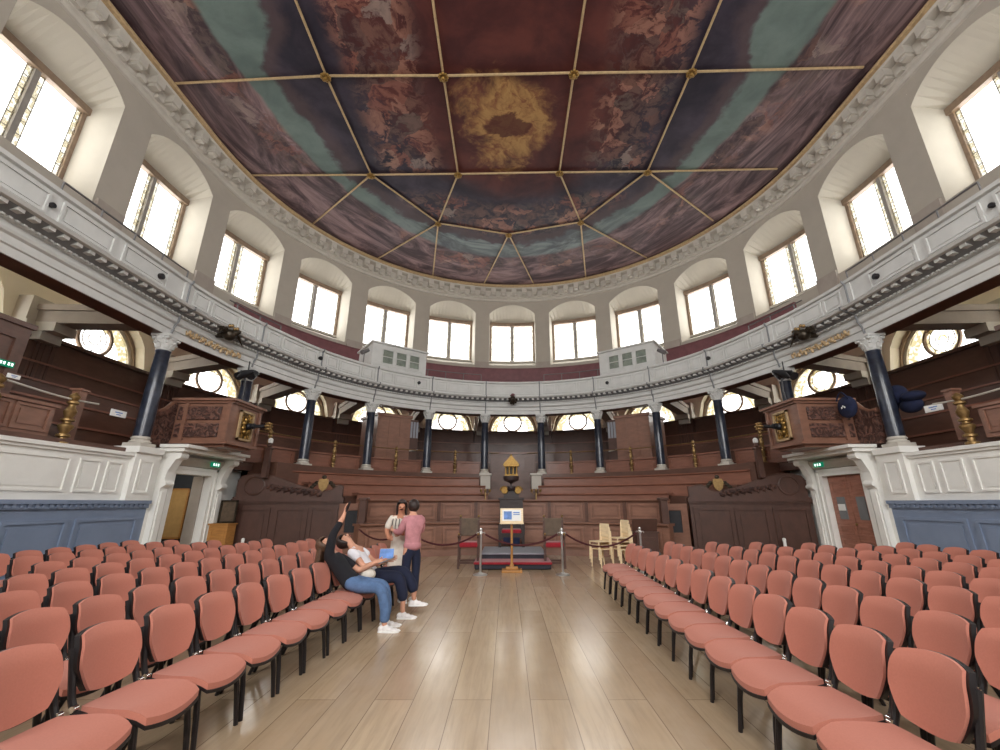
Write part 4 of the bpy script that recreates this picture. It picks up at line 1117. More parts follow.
# sign on an oak stand in front of the platform
t = thing('sign_stand', 'oak stand holding a blue and white information sign before the throne', 'sign stand', (-.08, 11.2, 0), world=False)
b = B(); b.box((0, 0, .03), (.5, .36, .06), bev=.015); b.box((0, 0, .09), (.3, .22, .06), bev=.015); b.lathe([(.07, .11), (.04, .18)], 12); b.done('base', 'oak', t)
b = B(); b.lathe([(.035, .14), (.03, .3), (.03, 1.1)], 12); b.done('pole', 'oak', t, True)
b = B(); b.box((0, -.02, 1.31), (.58, .04, .36), rx=-.25); b.box((0, -.09, 1.13), (.6, .1, .03)); b.done('board', 'pale', t)
b = B(); b.box((0, -.045, 1.32), (.48, .012, .28), rx=-.25); b.done('paper', 'paper', t)
b = B(); b.box((-.1, -.054, 1.32), (.2, .006, .2), rx=-.25); b.box((.12, -.054, 1.39), (.16, .006, .025), rx=-.25); b.box((.12, -.054, 1.34), (.16, .006, .018), rx=-.25); b.done('print', 'bluep', t)

# rope posts and ropes
proto = None
posts = [(-.83, 10.75, 'steel rope post in front of the platform, left of the sign stand'), (1.12, 10.75, 'steel rope post in front of the platform, right of the sign stand'), (-2.75, 11.3, 'steel rope post behind the standing couple'), (3.15, 11.2, 'steel rope post behind the stacked pale chairs')]
for x, y, lab in posts:
    if proto: dup(proto, (x, y, 0), None, lab); continue
    proto = t = thing('rope_post', lab, 'post', (x, y, 0), 0, 'steel rope posts before the throne', world=False)
    b = B(); b.lathe([(.17, 0), (.17, .012), (.13, .03), (.05, .045), (.04, .06)], 24); b.done('base', 'steel', t, True)
    b = B(); b.lathe([(.026, .05), (.026, .92)], 12); b.done('pole', 'steel', t, True)
    b = B(); b.lathe([(.03, .9), (.045, .92), (.045, .95), (.03, .97), (.04, 1.0), (.03, 1.03), (.005, 1.04)], 14)
    for q in range(4):
        a = q*PI/2; b.tube([(math.cos(a)*.03, math.sin(a)*.03, .93), (math.cos(a)*.09, math.sin(a)*.09, .94), (math.cos(a)*.1, math.sin(a)*.1, .9)], .012, 6)
    b.done('finial', 'steel', t, True)
def rope(p, q, sag, lab, r=.022):
    pts = []
    for i in range(15):
        f_ = i/14; v = Vector(p).lerp(Vector(q), f_); v.z -= sag*4*f_*(1-f_); pts.append(v)
    b = B(); b.tube(pts, r, 8); tag(b.done('barrier_rope', 'redrope', None, True, tuple(pts[0])), lab, 'rope', 'maroon barrier ropes')
rope((-.73, 10.75, .9), (1.02, 10.75, .9), .25, 'maroon rope slung across in front of the platform')
rope((-2.65, 11.28, .9), (-.93, 10.77, .9), .27, 'maroon rope hanging before the left armchair')
rope((1.22, 10.77, .9), (3.05, 11.18, .9), .3, 'maroon rope hanging before the stacked pale chairs')
rope((-4.4, 12.6, .9), (-2.85, 11.32, .9), .22, 'maroon rope running off behind the seated people')
b = B(); b.lathe([(.03, 0), (.03, .9)], 8)

# stacks of pale chairs
def pale_chair(t):
    for sx in (-1, 1):
        b = B(); b.tube([(.19, sx*.18, .43), (.21, sx*.19, 0)], .016, 8); b.done('leg', 'pale', t)
        b = B(); b.tube([(-.19, sx*.17, .86), (-.17, sx*.18, .43), (-.22, sx*.19, 0)], .016, 8); b.done('leg', 'pale', t)
    b = B(); b.box((0, 0, .44), (.42, .4, .025), bev=.008); b.done('seat', 'pale', t)
    b = B(); b.box((-.195, 0, .72), (.02, .36, .34), bev=.006); b.done('backrest', 'pale', t)
proto = None
for (x, y, n_, nm, rz) in ((2.36, 12.1, 3, 'shorter', PI+.5), (2.92, 12.05, 4, 'taller', PI+.35)):
    for i in range(n_):
        lab = f'pale beech chair, {ORD[i+1]} from the bottom of the {nm} stack by the rope'
        if proto: dup(proto, (x+i*.03*math.cos(rz), y+i*.03*math.sin(rz), i*.095), rz, lab)
        else:
            proto = thing('stacking_chair', lab, 'chair', (x, y, 0), rz, 'pale stacked chairs', world=False); pale_chair(proto)
t = thing('side_desk', 'dark wooden desk with papers beside the stacked pale chairs', 'desk', (3.75, 12.75, 0), world=False)
b = B(); b.box((0, 0, .4), (.6, .45, .8)); b.fpanel((-.24, -.225, .1), (1, 0, 0), (0, -1, 0), .48, .6, .06, .02); b.done('body', 'wood3', t)
b = B(); b.box((0, -.05, .98), (.7, .06, .42), rx=.3); b.box((0, 0, .82), (.68, .5, .04)); b.done('top', 'wood3', t)
# oak cabinet with a framed picture beside the left doorway
t = thing('cabinet', 'honey oak cabinet beside the left doorway, carrying a framed picture', 'cabinet', (-8.85, 13.45, 0), world=False)
b = B(); b.box((0, 0, .5), (.56, .4, 1.0)); b.done('body', 'oak', t)
b = B(); b.fpanel((-.22, -.2, .12), (1, 0, 0), (0, -1, 0), .44, .76, .06, .02); b.done('door', 'oak', t)
b = B(); b.box((0, 0, 1.01), (.62, .46, .04)); b.done('top', 'oak', t)
t = thing('framed_picture', 'dark framed picture standing on the honey oak cabinet', 'picture', (-8.8, 13.48, 1.03), world=False)
b = B()
for x, z, w_, h_ in ((0, .03, .5, .05), (0, .65, .5, .05), (-.24, .34, .05, .66), (.24, .34, .05, .66)): b.box((x, .02, z), (w_, .04, h_))
b.done('frame', 'bronze', t)
b = B(); b.box((0, .04, .34), (.46, .015, .6)); b.done('print', 'leather', t)

# small gilt lamps at the tier ends
for sg in (-1, 1):
    c = Vector((sg*.95-.06, 16.2, 1.95))
    t = thing('brass_lamp', f'small brass branched lamp on the tier rail, {CN[sg]} of the throne', 'lamp', c, world=False)
    b = B(); b.lathe([(.06, -.25), (.03, -.2), (.02, .1)], 10)
    for q in (-1, 0, 1): b.tube([(0, 0, 0), (q*.1, 0, -.02), (q*.16, 0, .06)], .014, 6)
    b.done('stem', 'brass', t, True)
    b = B()
    for q in (-1, 0, 1): b.lathe([(.03, .06), (.05, .1), (.05, .16), (.02, .18)], 10, (q*.16, 0, 0))
    b.done('shade', 'brass', t, True)

# ---------------------------------------------------------------- ornaments on the gallery front
def swag(sg):
    a0, a1 = sg*13.4, sg*15.4
    pm = G.pt((a0+a1)/2, 8.9, 6.12)
    t = thing('gilt_swag', f'gilt carved trail on the gallery architrave above the {CN[sg]} pulpit', 'ornament', pm)
    b = B(); random.seed(5)
    for i in range(26):
        a = a0+(a1-a0)*(i+.5)/26
        p = G.pt(a, 8.92, gz(6.1)+.06*math.sin(i*1.9)); b.ball(p, (.045, .045, .05 if i % 3 else .09), 6)
        q = G.pt(a+.03*sg, 8.92, gz(6.1)-.05*math.sin(i*1.9)); b.tube([p, q, G.pt(a+.06*sg, 8.9, gz(6.1)+.08*math.cos(i*2.3))], .02, 5)
    b.done('foliage', 'goldp', t, True)
    c = G.pt(sg*14.35, 8.55, 6.6)
    t = thing('bronze_lamp', f'dark bronze winged lamp bracket on the gallery cornice above the {CN[sg]} pulpit', 'lamp', c)
    b = B()
    nrm = (G.pt(sg*14.35, 8, 0)-G.pt(sg*14.35, 9, 0)).normalized(); tn = Vector((-nrm.y, nrm.x, 0))
    b.tube([c-nrm*-.0-nrm*.4, c, c+nrm*.3+Vector((0, 0, .1))], [.09, .12, .06], 10); b.ball(c+Vector((0, 0, .0)), (.2, .2, .18), 10)
    for q in (-1, 1):
        for i in range(4): b.tube([c, c+tn*q*(.15+.1*i)+Vector((0, 0, .22-.05*i)), c+tn*q*(.3+.09*i)+Vector((0, 0, .12-.1*i))+nrm*.08], [.05, .045, .012], 6)
    b.done('body', 'bronze', t, True)
    b = B()
    for i in range(5): b.ball(c+nrm*.12+tn*(i-2)*.12+Vector((0, 0, .2+.05*(i % 2))), (.05, .05, .06), 8)
    b.done('petals', 'brass', t, True)
for sg in (-1, 1): swag(sg)
c = G.pt(0, 8.5, 6.66)
t = thing('lion_mask', 'small dark bronze mask on the gallery cornice over the throne', 'ornament', c)
b = B(); b.ball(c, (.16, .14, .2), 12); b.ball(c+Vector((0, -.12, -.05)), (.09, .1, .08), 8)
for i in range(9): a = i*PI/4.5; b.ball(c+Vector((math.cos(a)*.18, .05, math.sin(a)*.2)), .075, 6)
b.done('head', 'bronze', t, True)
b = B(); b.ball(c+Vector((0, -.03, .24)), (.1, .06, .07), 8); b.done('crown', 'maroon', t, True)
# dark birds / lanterns hung near the pulpits
for sg in (-1, 1):
    c = G.pt(sg*13.25, 8.7, 5.75)
    t = thing('hanging_spotlight', f'pair of small black spotlights hung under the gallery above the {CN[sg]} pulpit', 'spotlight', c)
    b = B(); b.tube([c+Vector((0, 0, .35)), c], .02, 6); b.box(c+Vector((0, 0, .02)), (.5, .04, .04)); b.done('bracket', 'iron', t)
    for q in (-1, 1):
        b = B(); p = c+Vector((q*.2, 0, -.1)); b.tube([p+Vector((0, .12, .08)), p, p+Vector((0, -.14, -.1))], [.09, .12, .14], 12); b.done('lamp_head', 'iron', t, True)

# black round speakers on the parapet
proto = None
SPA = [(19.45, 'in the bay nearest the hall front'), (16.75, 'just beyond the nearest column'), (10.1, 'in the bay before the control booth'), (5.0, 'in front of the control booth')]
for a, txt in SPA:
    for sg in (-1, 1):
        p = G.pt(sg*a, 8.79, 7.24); lab = f'small round black speaker on the {CN[sg]} gallery front, {txt}'
        if proto: dup(proto, p, G.ang(sg*a), lab).scale = (.55, .55, .55) if a > 19 else (.8, .8, .8); continue
        proto = t = thing('round_speaker', lab, 'speaker', p, G.ang(sg*a), 'round black speakers on the gallery front', world=False)
        if True:
            b = B(); b.lathe([(.1, .02), (.1, -.08), (.07, -.1)], 18, axis='Y'); b.done('body', 'black', t, True)
            b = B(); b.lathe([(.07, -.095), (.065, -.105), (.02, -.11)], 16, axis='Y'); b.done('grille', 'iron', t, True)
            t.rotation_euler[2] = G.ang(sg*a); t.scale = (.55, .55, .55)

# control booths in the upper gallery
for sg in (-1, 1):
    c0 = sg*5.8; half = 1.35; P = G
    t = thing('control_booth', f'white glazed control booth standing in the upper gallery, {CN[sg]} of centre', 'booth', G.pt(c0, 10.4, 7.05))
    z0, z1 = 7.03, 9.08
    p0 = G.pt(c0-half, 9.55, 0); p1 = G.pt(c0+half, 9.55, 0); u = (p1-p0); wd = u.length; u.normalize(); n_ = Vector((u.y, -u.x, 0)); z = Vector((0, 0, 1))
    if n_.dot(Vector((0, 12, 0))-p0) < 0: n_ = -n_
    def bar(b, a0, a1, h0, h1, d0, d1): b.prism([(a0, h0), (a1, h0), (a1, h1), (a0, h1)], p0+n_*d0, u, z, n_*(d1-d0))
    b = B()
    bar(b, 0, wd, z0, 8.1, -.06, 0); bar(b, 0, wd, 8.85, z1, -.06, 0)
    b.done('front_wall', 'gallery', t)
    xs = [0, .5, 1.08, 1.2, 1.78, 1.9, 2.48, wd] if wd > 2.6 else [0, .4, .95, 1.05, 1.6, 1.7, 2.2, wd]
    for i in (0, 2, 4, 6):
        b = B(); bar(b, xs[i], xs[i+1], 8.1, 8.85, -.06, 0); b.done('front_post', 'gallery', t)
    for i in (1, 3, 5):
        b = B()
        bar(b, xs[i], xs[i+1], 8.1, 8.14, -.05, .02); bar(b, xs[i], xs[i+1], 8.81, 8.85, -.05, .02); bar(b, xs[i], xs[i]+.04, 8.1, 8.85, -.05, .02); bar(b, xs[i+1]-.04, xs[i+1], 8.1, 8.85, -.05, .02); bar(b, xs[i], xs[i+1], 8.46, 8.49, -.05, .01)
        fr = b.done('sash', 'gallery', t)
        b = B(); bar(b, xs[i]+.03, xs[i+1]-.03, 8.13, 8.82, -.04, -.03); b.done('glass', 'boothglass', fr)
    b = B()
    for a in (0, wd-.06): bar(b, a, a+.06, z0, z1, -2.0, -.06)
    bar(b, 0, wd, z0, z1, -2.06, -2.0); b.done('side_wall', 'gallery', t)
    b = B(); bar(b, -.1, wd+.1, z1, z1+.08, -2.12, .1); b.done('roof', 'gallery', t)
    b = B()
    for q in range(3): b.fpanel(p0+u*(.1+q*(wd-.2)/3)+z*7.68, u, n_, (wd-.2)/3-.06, .38, .05, .02)
    b.done('panel', 'gallery', t)
    if sg > 0:
        l = thing('booth_lamp', 'small lit bulb inside the control booth right of centre', 'lamp', p0+u*2.1+z*8.25-n_*.35)
        b = B(); b.ball(p0+u*2.05+z*8.3-n_*.3, .075, 10); b.done('bulb', 'bulb', l, True)
        b = B(); b.tube([p0+u*2.05+z*8.35-n_*.3, p0+u*2.05+z*8.85-n_*.3], .02, 6); b.done('flex', 'iron', l)
        pl = bpy.data.lights.new('booth light', 'POINT'); pl.energy = 6; pl.color = (1, .9, .6); pl.shadow_soft_size = .08
        o = bpy.data.objects.new('booth light', pl); COL.objects.link(o); o.location = p0+u*2.05+z*8.5-n_*.5
    # stage lamp beside the booth
    o_ = G.pt(c0+sg*(half+.35), 9.6, 8.5)
    t = thing('spotlight', f'grey spotlight clamped beside the {CN[sg]} control booth', 'spotlight', o_)
    b = B(); b.tube([o_+Vector((-sg*.2, .05, .12)), o_, o_+Vector((sg*.1, -.1, -.08))], [.08, .1, .11], 10); b.done('lamp_head', 'rail', t, True)
    b = B(); b.tube([o_, o_-z*1.4], .025, 6); b.done('pole', 'rail', t)

# thin iron rails on the gallery
def grail(nm, lab, a_list, r, z0, z1, grp):
    c = (a_list[0]+a_list[-1])/2
    t = thing(nm, lab, 'rail', G.pt(c, r, z0), 0, grp)
    b = B(); b.tube([G.pt(a, r, z1) for a in a_list], .022, 6); b.tube([G.pt(a, r, (z0+z1)/2+.1) for a in a_list], .016, 6); b.done('hand_rail', 'rail', t)
    for a in a_list[::3]:
        b = B(); b.tube([G.pt(a, r, z0), G.pt(a, r, z1)], .02, 6); b.done('post', 'rail', t)
GR = 'thin iron rails of the upper gallery'
for sg in (-1, 1):
    grail('iron_rail', f'thin iron rail above the {CN[sg]} gallery parapet nearest the hall front', [sg*(15.4+i*.3) for i in range(13)], 9.3, 7.0, 8.2, GR)
    grail('iron_rail', f'thin iron rail above the {CN[sg]} gallery parapet over the pulpit', [sg*(11.6+i*.3) for i in range(8)], 9.4, 7.0, 8.15, GR)
    grail('iron_rail', f'thin iron rail in front of the maroon benches, {CN[sg]} of centre', [sg*(1.6+i*.3) for i in range(13)], 9.7, 7.0, 8.3, GR)

# ---------------------------------------------------------------- near ends of the lower gallery
for sg in (-1, 1):
    nm = CN[sg]
    proto2 = None
    for y, txt in ((8.7, 'farther'), (7.3, 'nearer')):
        t = thing('brass_baluster', f'stout turned brass baluster on the {nm} podium, the {txt} of its pair', 'baluster', (sg*9.5, y, 2.78), 0, 'brass balusters on the podiums', world=False); finial(t, 1.12, 1.3)
    b = B(); b.tube([(sg*9.5, y_, 3.78+.04*math.cos((y_-7)*2)) for y_ in [4.5+i*.25 for i in range(20)]], .02, 6)
    o = b.done('rope_rail', 'stone', None, True, (sg*9.5, 7, 2.78)); tag(o, f'pale rope strung between the brass balusters on the {nm} podium', 'rope')
    t = thing('stair_enclosure', f'oak panelled stair enclosure behind the {nm} podium balusters', 'enclosure', (sg*10.2, 7.4, 2.98))
    b = B(); b.box((sg*10.0, 7.7, 3.2), (.9, 1.5, .62)); b.box((sg*10.0, 7.7, 3.53), (1.0, 1.6, .06)); b.done('casing', 'wood', t)
    for j in range(2):
        b = B(); b.fpanel((sg*9.55, 7.0+j*.72, 2.98), (0, 1, 0), (-sg, 0, 0), .66, .5, .05, .03); b.done('panel', 'wood', t)
    b = B(); b.box((sg*9.9, 9.15, 3.5), (.18, .18, 1.1)); b.box((sg*9.9, 9.15, 4.07), (.24, .24, .05)); b.done('post', 'wood', t)
    b = B(); b.box((sg*10.9, 7.3, 4.1), (.9, 2.0, 2.2)); b.box((sg*10.9, 7.3, 5.24), (1.0, 2.1, .1)); b.done('upper_casing', 'wood2', t)
    b = B(); b.fpanel((sg*10.45, 6.45, 3.4), (0, 1, 0), (-sg, 0, 0), 1.7, 1.6, .1, .04); b.done('upper_panel', 'wood2', t)
    # white notices
    for y, x, z, txt in ((9.5, 9.75, 3.74, 'on the dark bench front behind the baluster'),) if sg > 0 else ((10.05, 9.75, 3.72, 'on the dark bench front behind the baluster'), (7.6, 9.62, 3.93, 'above the stair enclosure')):
        b = B(); k_ = 1 if y > 8 else .5; b.box((0, 0, 0), (.02, .42*k_, .16*k_))
        o = b.done('paper_notice', 'paper', None, False, (0, 0, 0)); o.location = (sg*x, y, z); tag(o, f'white paper notice {txt}, {nm} side', 'notice')
        b = B(); b.box((-sg*.012, 0, .02*k_), (.004, .2*k_, .025*k_)); b.box((-sg*.012, .0, -.03*k_), (.004, .12*k_, .02*k_)); c = b.done('print', 'bluep', o)
t = thing('exit_sign', 'green exit sign on the oak above the stair enclosure, left side', 'sign', (-10.3, 8.0, 4.3))
b = B(); b.box((-10.38, 8.0, 4.33), (.04, .28, .12)); b.done('housing', 'exit', t)
b = B()
for q in (-.1, -.04, .04, .1): b.box((-10.356, 8.0+q, 4.33), (.004, .035, .06))
b.done('lettering', 'exitw', t)
# blue coat and bag on the right ledge
t = thing('draped_coat', 'dark navy coat draped over the bench behind the right column', 'coat', (10.1, 10.4, 3.8))
b = B()
for x, y, z, r in ((10.1, 10.65, 4.35, (.22, .26, .26)), (10.05, 10.2, 4.2, (.2, .3, .13)), (10.1, 10.35, 4.0, (.16, .3, .2)), (10.15, 10.95, 4.2, (.15, .2, .3))): b.ball((x, y, z), r, 14)
b.done('cloth', 'coat', t, True)
t = thing('round_bag', 'round blue bag with a pale print hanging by the right pulpit', 'bag', (9.05, 10.85, 3.5))
b = B(); b.ball((9.0, 11.0, 4.1), (.13, .3, .3), 18); b.done('body', 'coat', t, True)
b = B(); b.tube([(8.9, 10.8+.4*i/10, 4.3+.2*math.sin(PI*i/10)) for i in range(11)], .02, 6); b.done('strap', 'coat', t)
b = B()
for q in range(3): b.box((8.865, 10.93+q*.05, 4.08+.03*(q % 2)), (.01, .03, .05))
b.done('print', 'paper', t)
# dark lamp figure on the right pulpit, branch on the left
for sg in (-1, 1):
    c = Vector((sg*8.15, 12.1, 4.33))
    t = thing('reading_lamp', f'black angled lamp clamped on top of the {CN[sg]} pulpit', 'lamp', c, world=False)
    b = B(); b.lathe([(.08, 0), (.08, .03), (.03, .05)], 12); b.tube([(0, 0, .03), (-sg*.05, 0, .5), (-sg*.02, 0, .85), (sg*.05, -.05, 1.0)], .028, 6); b.done('stem', 'iron', t)
    b = B(); b.tube([(sg*.18, -.05, .92), (0, -.05, 1.03), (-sg*.3, -.1, 1.1)], [.05, .13, .05], 10); b.done('lamp_head', 'iron', t, True)

# ---------------------------------------------------------------- chairs
def grid_surface(b, f, nu, nv, thick):
    """closed slab from f(u, v) -> (point, normal); u, v in 0..1"""
    top = [[None]*(nv+1) for _ in range(nu+1)]; bot = [[None]*(nv+1) for _ in range(nu+1)]
    for i in range(nu+1):
        for j in range(nv+1):
            p, n_ = f(i/nu, j/nv)
            top[i][j] = b.bm.verts.new(p); bot[i][j] = b.bm.verts.new(p-n_*thick)
    for i in range(nu):
        for j in range(nv):
            b.bm.faces.new((top[i][j], top[i+1][j], top[i+1][j+1], top[i][j+1]))
            b.bm.faces.new((bot[i][j], bot[i][j+1], bot[i+1][j+1], bot[i+1][j]))
    for i in range(nu):
        b.bm.faces.new((top[i][0], bot[i][0], bot[i+1][0], top[i+1][0])); b.bm.faces.new((top[i][nv], top[i+1][nv], bot[i+1][nv], bot[i][nv]))
    for j in range(nv):
        b.bm.faces.new((top[0][j], top[0][j+1], bot[0][j+1], bot[0][j])); b.bm.faces.new((top[nu][j], bot[nu][j], bot[nu][j+1], top[nu][j+1]))
def sq(u, v, p=.5):
    """square -> rounded square"""
    x, y = 2*u-1, 2*v-1
    xx = x*math.sqrt(1-y*y/2*p); yy = y*math.sqrt(1-x*x/2*p)
    return xx, yy
def seat_f(dx=0, dz=0, k=1.0):
    def f(u, v):
        x, y = sq(u, v, .42)
        px = .02+x*.245*k; hw = .225*k*(1-.08*max(0, -x))
        z = .452+dz-.028*max(0, x)**3 - .012*(1-abs(y))**0*0 + .012*y*y*(1 if x < .5 else .4) - .035*(max(0, x-.55)/.45)**2
        return Vector((px+dx, y*hw, z)), Vector((0, 0, 1))
    return f
def back_f(dx=0, k=1.0):
    def f(u, v):
        x, y = sq(u, v, .55)           # x up, y across
        t = (x+1)/2
        hw = .202*(1 if k == 1 else 1.09)*(.74+.26*min(1, (t*2.2))**.7)
        z = .675+x*.18*(1 if k == 1 else .98)
        px = -.235-.085*t-.05*max(0, t-.72)**2*11 + .034*y*y
        return Vector((px+dx, y*hw, z)), Vector((1, 0, .15)).normalized()
    return f
def make_chair(t):
    b = B(); grid_surface(b, seat_f(), 12, 12, .045); b.done('seat', 'fabric', t, True)
    b = B(); grid_surface(b, seat_f(0, -.040, 1.02), 8, 8, .02); b.done('seat_shell', 'black', t, True)
    b = B(); grid_surface(b, back_f(), 14, 12, .02); b.done('backrest', 'fabric', t, True)
    b = B(); grid_surface(b, back_f(-.018, 1.01), 14, 12, .034); b.done('back_shell', 'black', t, True)
    for sy in (-1, 1):
        y = sy*.205
        b = B(); b.tube([(.16, y*.95, .42), (.2, y, .2), (.225, y*1.03, 0)], [.02, .019, .016], 8); b.done('leg', 'black', t)
        b = B(); b.tube([(-.08, y*.95, .41), (-.2, y, .2), (-.29, y*1.03, 0)], [.02, .019, .016], 8); b.done('leg', 'black', t)
        b = B(); b.tube([(.15, y*.97, .405), (-.12, y*.97, .41), (-.215, y, .43), (-.25, y*1.02, .5), (-.285, y*1.02, .62), (-.33, y, .76)], .019, 8); b.done('side_frame', 'black', t)
        b = B(); b.tube([(-.215, y*.97, .455), (-.215, y*1.12, .455)], .018, 10); b.done('bolt', 'chrome', t, True)
proto = None
def chair_label(side, row, k, total):
    rn = 'aisle row' if row == 0 else f'{ORD[row+1]} row from the aisle'
    return f'rust fabric chair, {SIDE[side]} block, {rn}, {ORD[k+1]} from far end'
ROWS_L = [(-2.74, 8.95, 14), (-3.64, 8.85, 13), (-4.60, 10.0, 13), (-5.57, 9.95, 11), (-6.52, 9.6, 8), (-7.50, 9.7, 7), (-8.33, 9.55, 6)]
ROWS_R = [(2.20, 8.85, 14), (3.10, 9.25, 14), (4.08, 9.25, 12), (4.96, 9.2, 10), (5.92, 9.0, 8), (6.90, 8.85, 6), (7.95, 9.1, 5)]
for side, rows in ((-1, ROWS_L), (1, ROWS_R)):
    for r, (bx, yf, n_) in enumerate(rows):
        sp = .485
        for k in range(n_):
            y = yf-k*sp+random.uniform(-.012, .012)
            xb = bx + (.05*(y-6) if side < 0 else (.035*(y-6) if r < 2 else .0))
            if side < 0 and y > 7.5: xb = bx+.05*1.5-.05*(y-7.5)
            if side < 0 and r == 6: xb = bx+.02*(y-8)
            x = xb - side*.35
            rz = (0 if side < 0 else PI) + random.uniform(-.03, .03) + (-.04 if side < 0 else .03)
            lab = chair_label(side, r, k, n_)
            if proto is None:
                proto = thing('stacking_chair', lab, 'chair', (x, y, 0), rz, 'rust fabric chairs in rows', world=False)
                proto.name = 'conference_chair'; make_chair(proto); KIDS = list(proto.children)
            else:
                q = proto.copy(); COL.objects.link(q); q.location = (x, y, 0); q.rotation_euler = (0, 0, rz); q['label'] = lab
                for ch in KIDS:
                    c = ch.copy(); COL.objects.link(c); c.parent = q

# ---------------------------------------------------------------- people
def skin(name, V, E, m, parent, root=None, sub=2):
    """a limb tree grown into one skin: V name -> (x, y, z, radius)"""
    names = list(V); me = bpy.data.meshes.new(name)
    me.from_pydata([Vector(V[k][:3]) for k in names], [(names.index(a), names.index(c)) for a, c in E], [])
    o = bpy.data.objects.new(name, me); COL.objects.link(o); o.parent = parent
    sm = o.modifiers.new('skin', 'SKIN'); sm.use_smooth_shade = True; sm.branch_smoothing = .3
    if not me.skin_vertices: me.skin_vertices.new()
    for i, k in enumerate(names):
        r = V[k][3]; me.skin_vertices[0].data[i].radius = (r, r) if not isinstance(r, tuple) else r
        me.skin_vertices[0].data[i].use_root = (k == (root or names[0]))
    s_ = o.modifiers.new('sub', 'SUBSURF'); s_.levels = sub; s_.render_levels = sub
    me.materials.append(K[m])
    return o
def chain(V, E, nm, pts, start=None):
    last = start
    for i, p in enumerate(pts):
        k = f'{nm}{i}'; V[k] = p
        if last: E.append((last, k))
        last = k
    return last
def hand(V, E, wrist, d, side_v, n, curl=.3, k=1.0):
    """palm and five fingers grown on from the wrist; d = direction of the hand, side_v = towards the thumb, n = palm normal"""
    w = Vector(V[wrist][:3]); d = Vector(d).normalized(); sv = Vector(side_v); sv = (sv-d*sv.dot(d)).normalized(); n = d.cross(sv)*(1 if d.cross(sv).dot(Vector(n)) > 0 else -1)
    nm = wrist+'h'
    def add(key, p, r, prev): V[key] = (*p, r); E.append((prev, key)); return key
    palm = add(nm+'p', w+d*.045*k, .024*k, wrist)
    for i, (o_, ln) in enumerate(((.026, .072), (.009, .082), (-.009, .076), (-.026, .058))):
        a = add(f'{nm}f{i}a', w+d*.085*k+sv*o_*k, .0095*k, palm)
        c = add(f'{nm}f{i}b', w+d*(.085+ln*.5)*k+sv*o_*1.15*k+n*curl*.02*k, .0085*k, a)
        add(f'{nm}f{i}c', w+d*(.085+ln)*k+sv*o_*1.2*k+n*curl*.055*k, .007*k, c)
    a = add(nm+'t0', w+d*.04*k+sv*.035*k, .011*k, palm); add(nm+'t1', w+d*.085*k+sv*.06*k+n*curl*.03*k, .009*k, a)

def head_mesh(parent, c, fwd, up, m, r=.105):
    pass
def face_bits(parent, c, fwd, up, hair_m, hair_long=0, r=.1):
    """eyes, mouth and hair on a head centred at c (looking along fwd)"""
    c, fwd, up = Vector(c), Vector(fwd).normalized(), Vector(up); up = (up-fwd*up.dot(fwd)).normalized(); sd = fwd.cross(up)
    for s_ in (-1, 1):
        b = B(); b.ball(c+fwd*r*.86+sd*s_*.034+up*.005, .011, 8); b.done('eye', 'ink', parent, True)
    b = B(); b.tube([c+fwd*r*.88-up*.055-sd*.022, c+fwd*r*.95-up*.055, c+fwd*r*.88-up*.055+sd*.022], .0045, 6); b.done('mouth', 'lip', parent, True)
    b = B()
    M = Matrix((( *[fwd.x, sd.x, up.x], 0), (*[fwd.y, sd.y, up.y], 0), (*[fwd.z, sd.z, up.z], 0), (0, 0, 0, 1)))
    M = Matrix.Translation(c-fwd*.02+up*.022) @ M @ Matrix.Diagonal((r*1.06, r*.94, r*1.12, 1))
    bmesh.ops.create_uvsphere(b.bm, u_segments=16, v_segments=12, radius=1, matrix=M)
    # clear the face
    kill = [v for v in b.bm.verts if (v.co-c).dot(fwd) > r*.28 and (v.co-c).dot(up) < r*.55]
    bmesh.ops.delete(b.bm, geom=kill, context='VERTS')
    if hair_long:
        for q in (-1, -.3, .4, 1):
            p0 = c-fwd*.07+sd*q*.06+up*.02
            b.tube([p0, p0-fwd*.03-Vector((0, 0, hair_long*.5)), p0+fwd*.0-Vector((0, 0, hair_long))], [.04, .038, .015], 8)
    h = b.done('hair', hair_m, parent, True)
    so = h.modifiers.new('thickness', 'SOLIDIFY'); so.thickness = .012; so.offset = 0

def person_body(parent, J, skin_m, head_c, fwd, up, hands=(), R=1.0):
    """J: hip, chest, neck, and lists armL armR legL legR of (x, y, z)"""
    V, E = {}, []
    fwd = Vector(fwd).normalized(); up = Vector(up).normalized(); hc = Vector(head_c)
    V['hip'] = (*J['hip'], (.15, .11)); V['waist'] = (*J['waist'], (.125, .095)); V['chest'] = (*J['chest'], (.145, .1)); V['neck'] = (*J['neck'], .055)
    E += [('hip', 'waist'), ('waist', 'chest'), ('chest', 'neck')]
    V['jaw'] = (*(hc-up*.055+fwd*.012), .075); V['skull'] = (*(hc+up*.02-fwd*.008), .096); V['crown'] = (*(hc+up*.075-fwd*.012), .07)
    E += [('neck', 'jaw'), ('jaw', 'skull'), ('skull', 'crown')]
    V['nose'] = (*(hc+fwd*.108-up*.012), .013); E.append(('skull', 'nose'))
    for nm in ('armL', 'armR'):
        rs = (.058, .045, .034, .026); last = chain(V, E, nm, [(*p, rs[i]) for i, p in enumerate(J[nm])], 'chest')
    for nm in ('legL', 'legR'):
        rs = (.092, .062, .042, .038, .03); chain(V, E, nm, [(*p, rs[i]) for i, p in enumerate(J[nm])], 'hip')
    for nm, d, sv, n_, cu in hands:
        hand(V, E, f'{nm}{len(J[nm])-1}', d, sv, n_, cu)
    return skin('body', V, E, skin_m, parent, 'hip', 2)
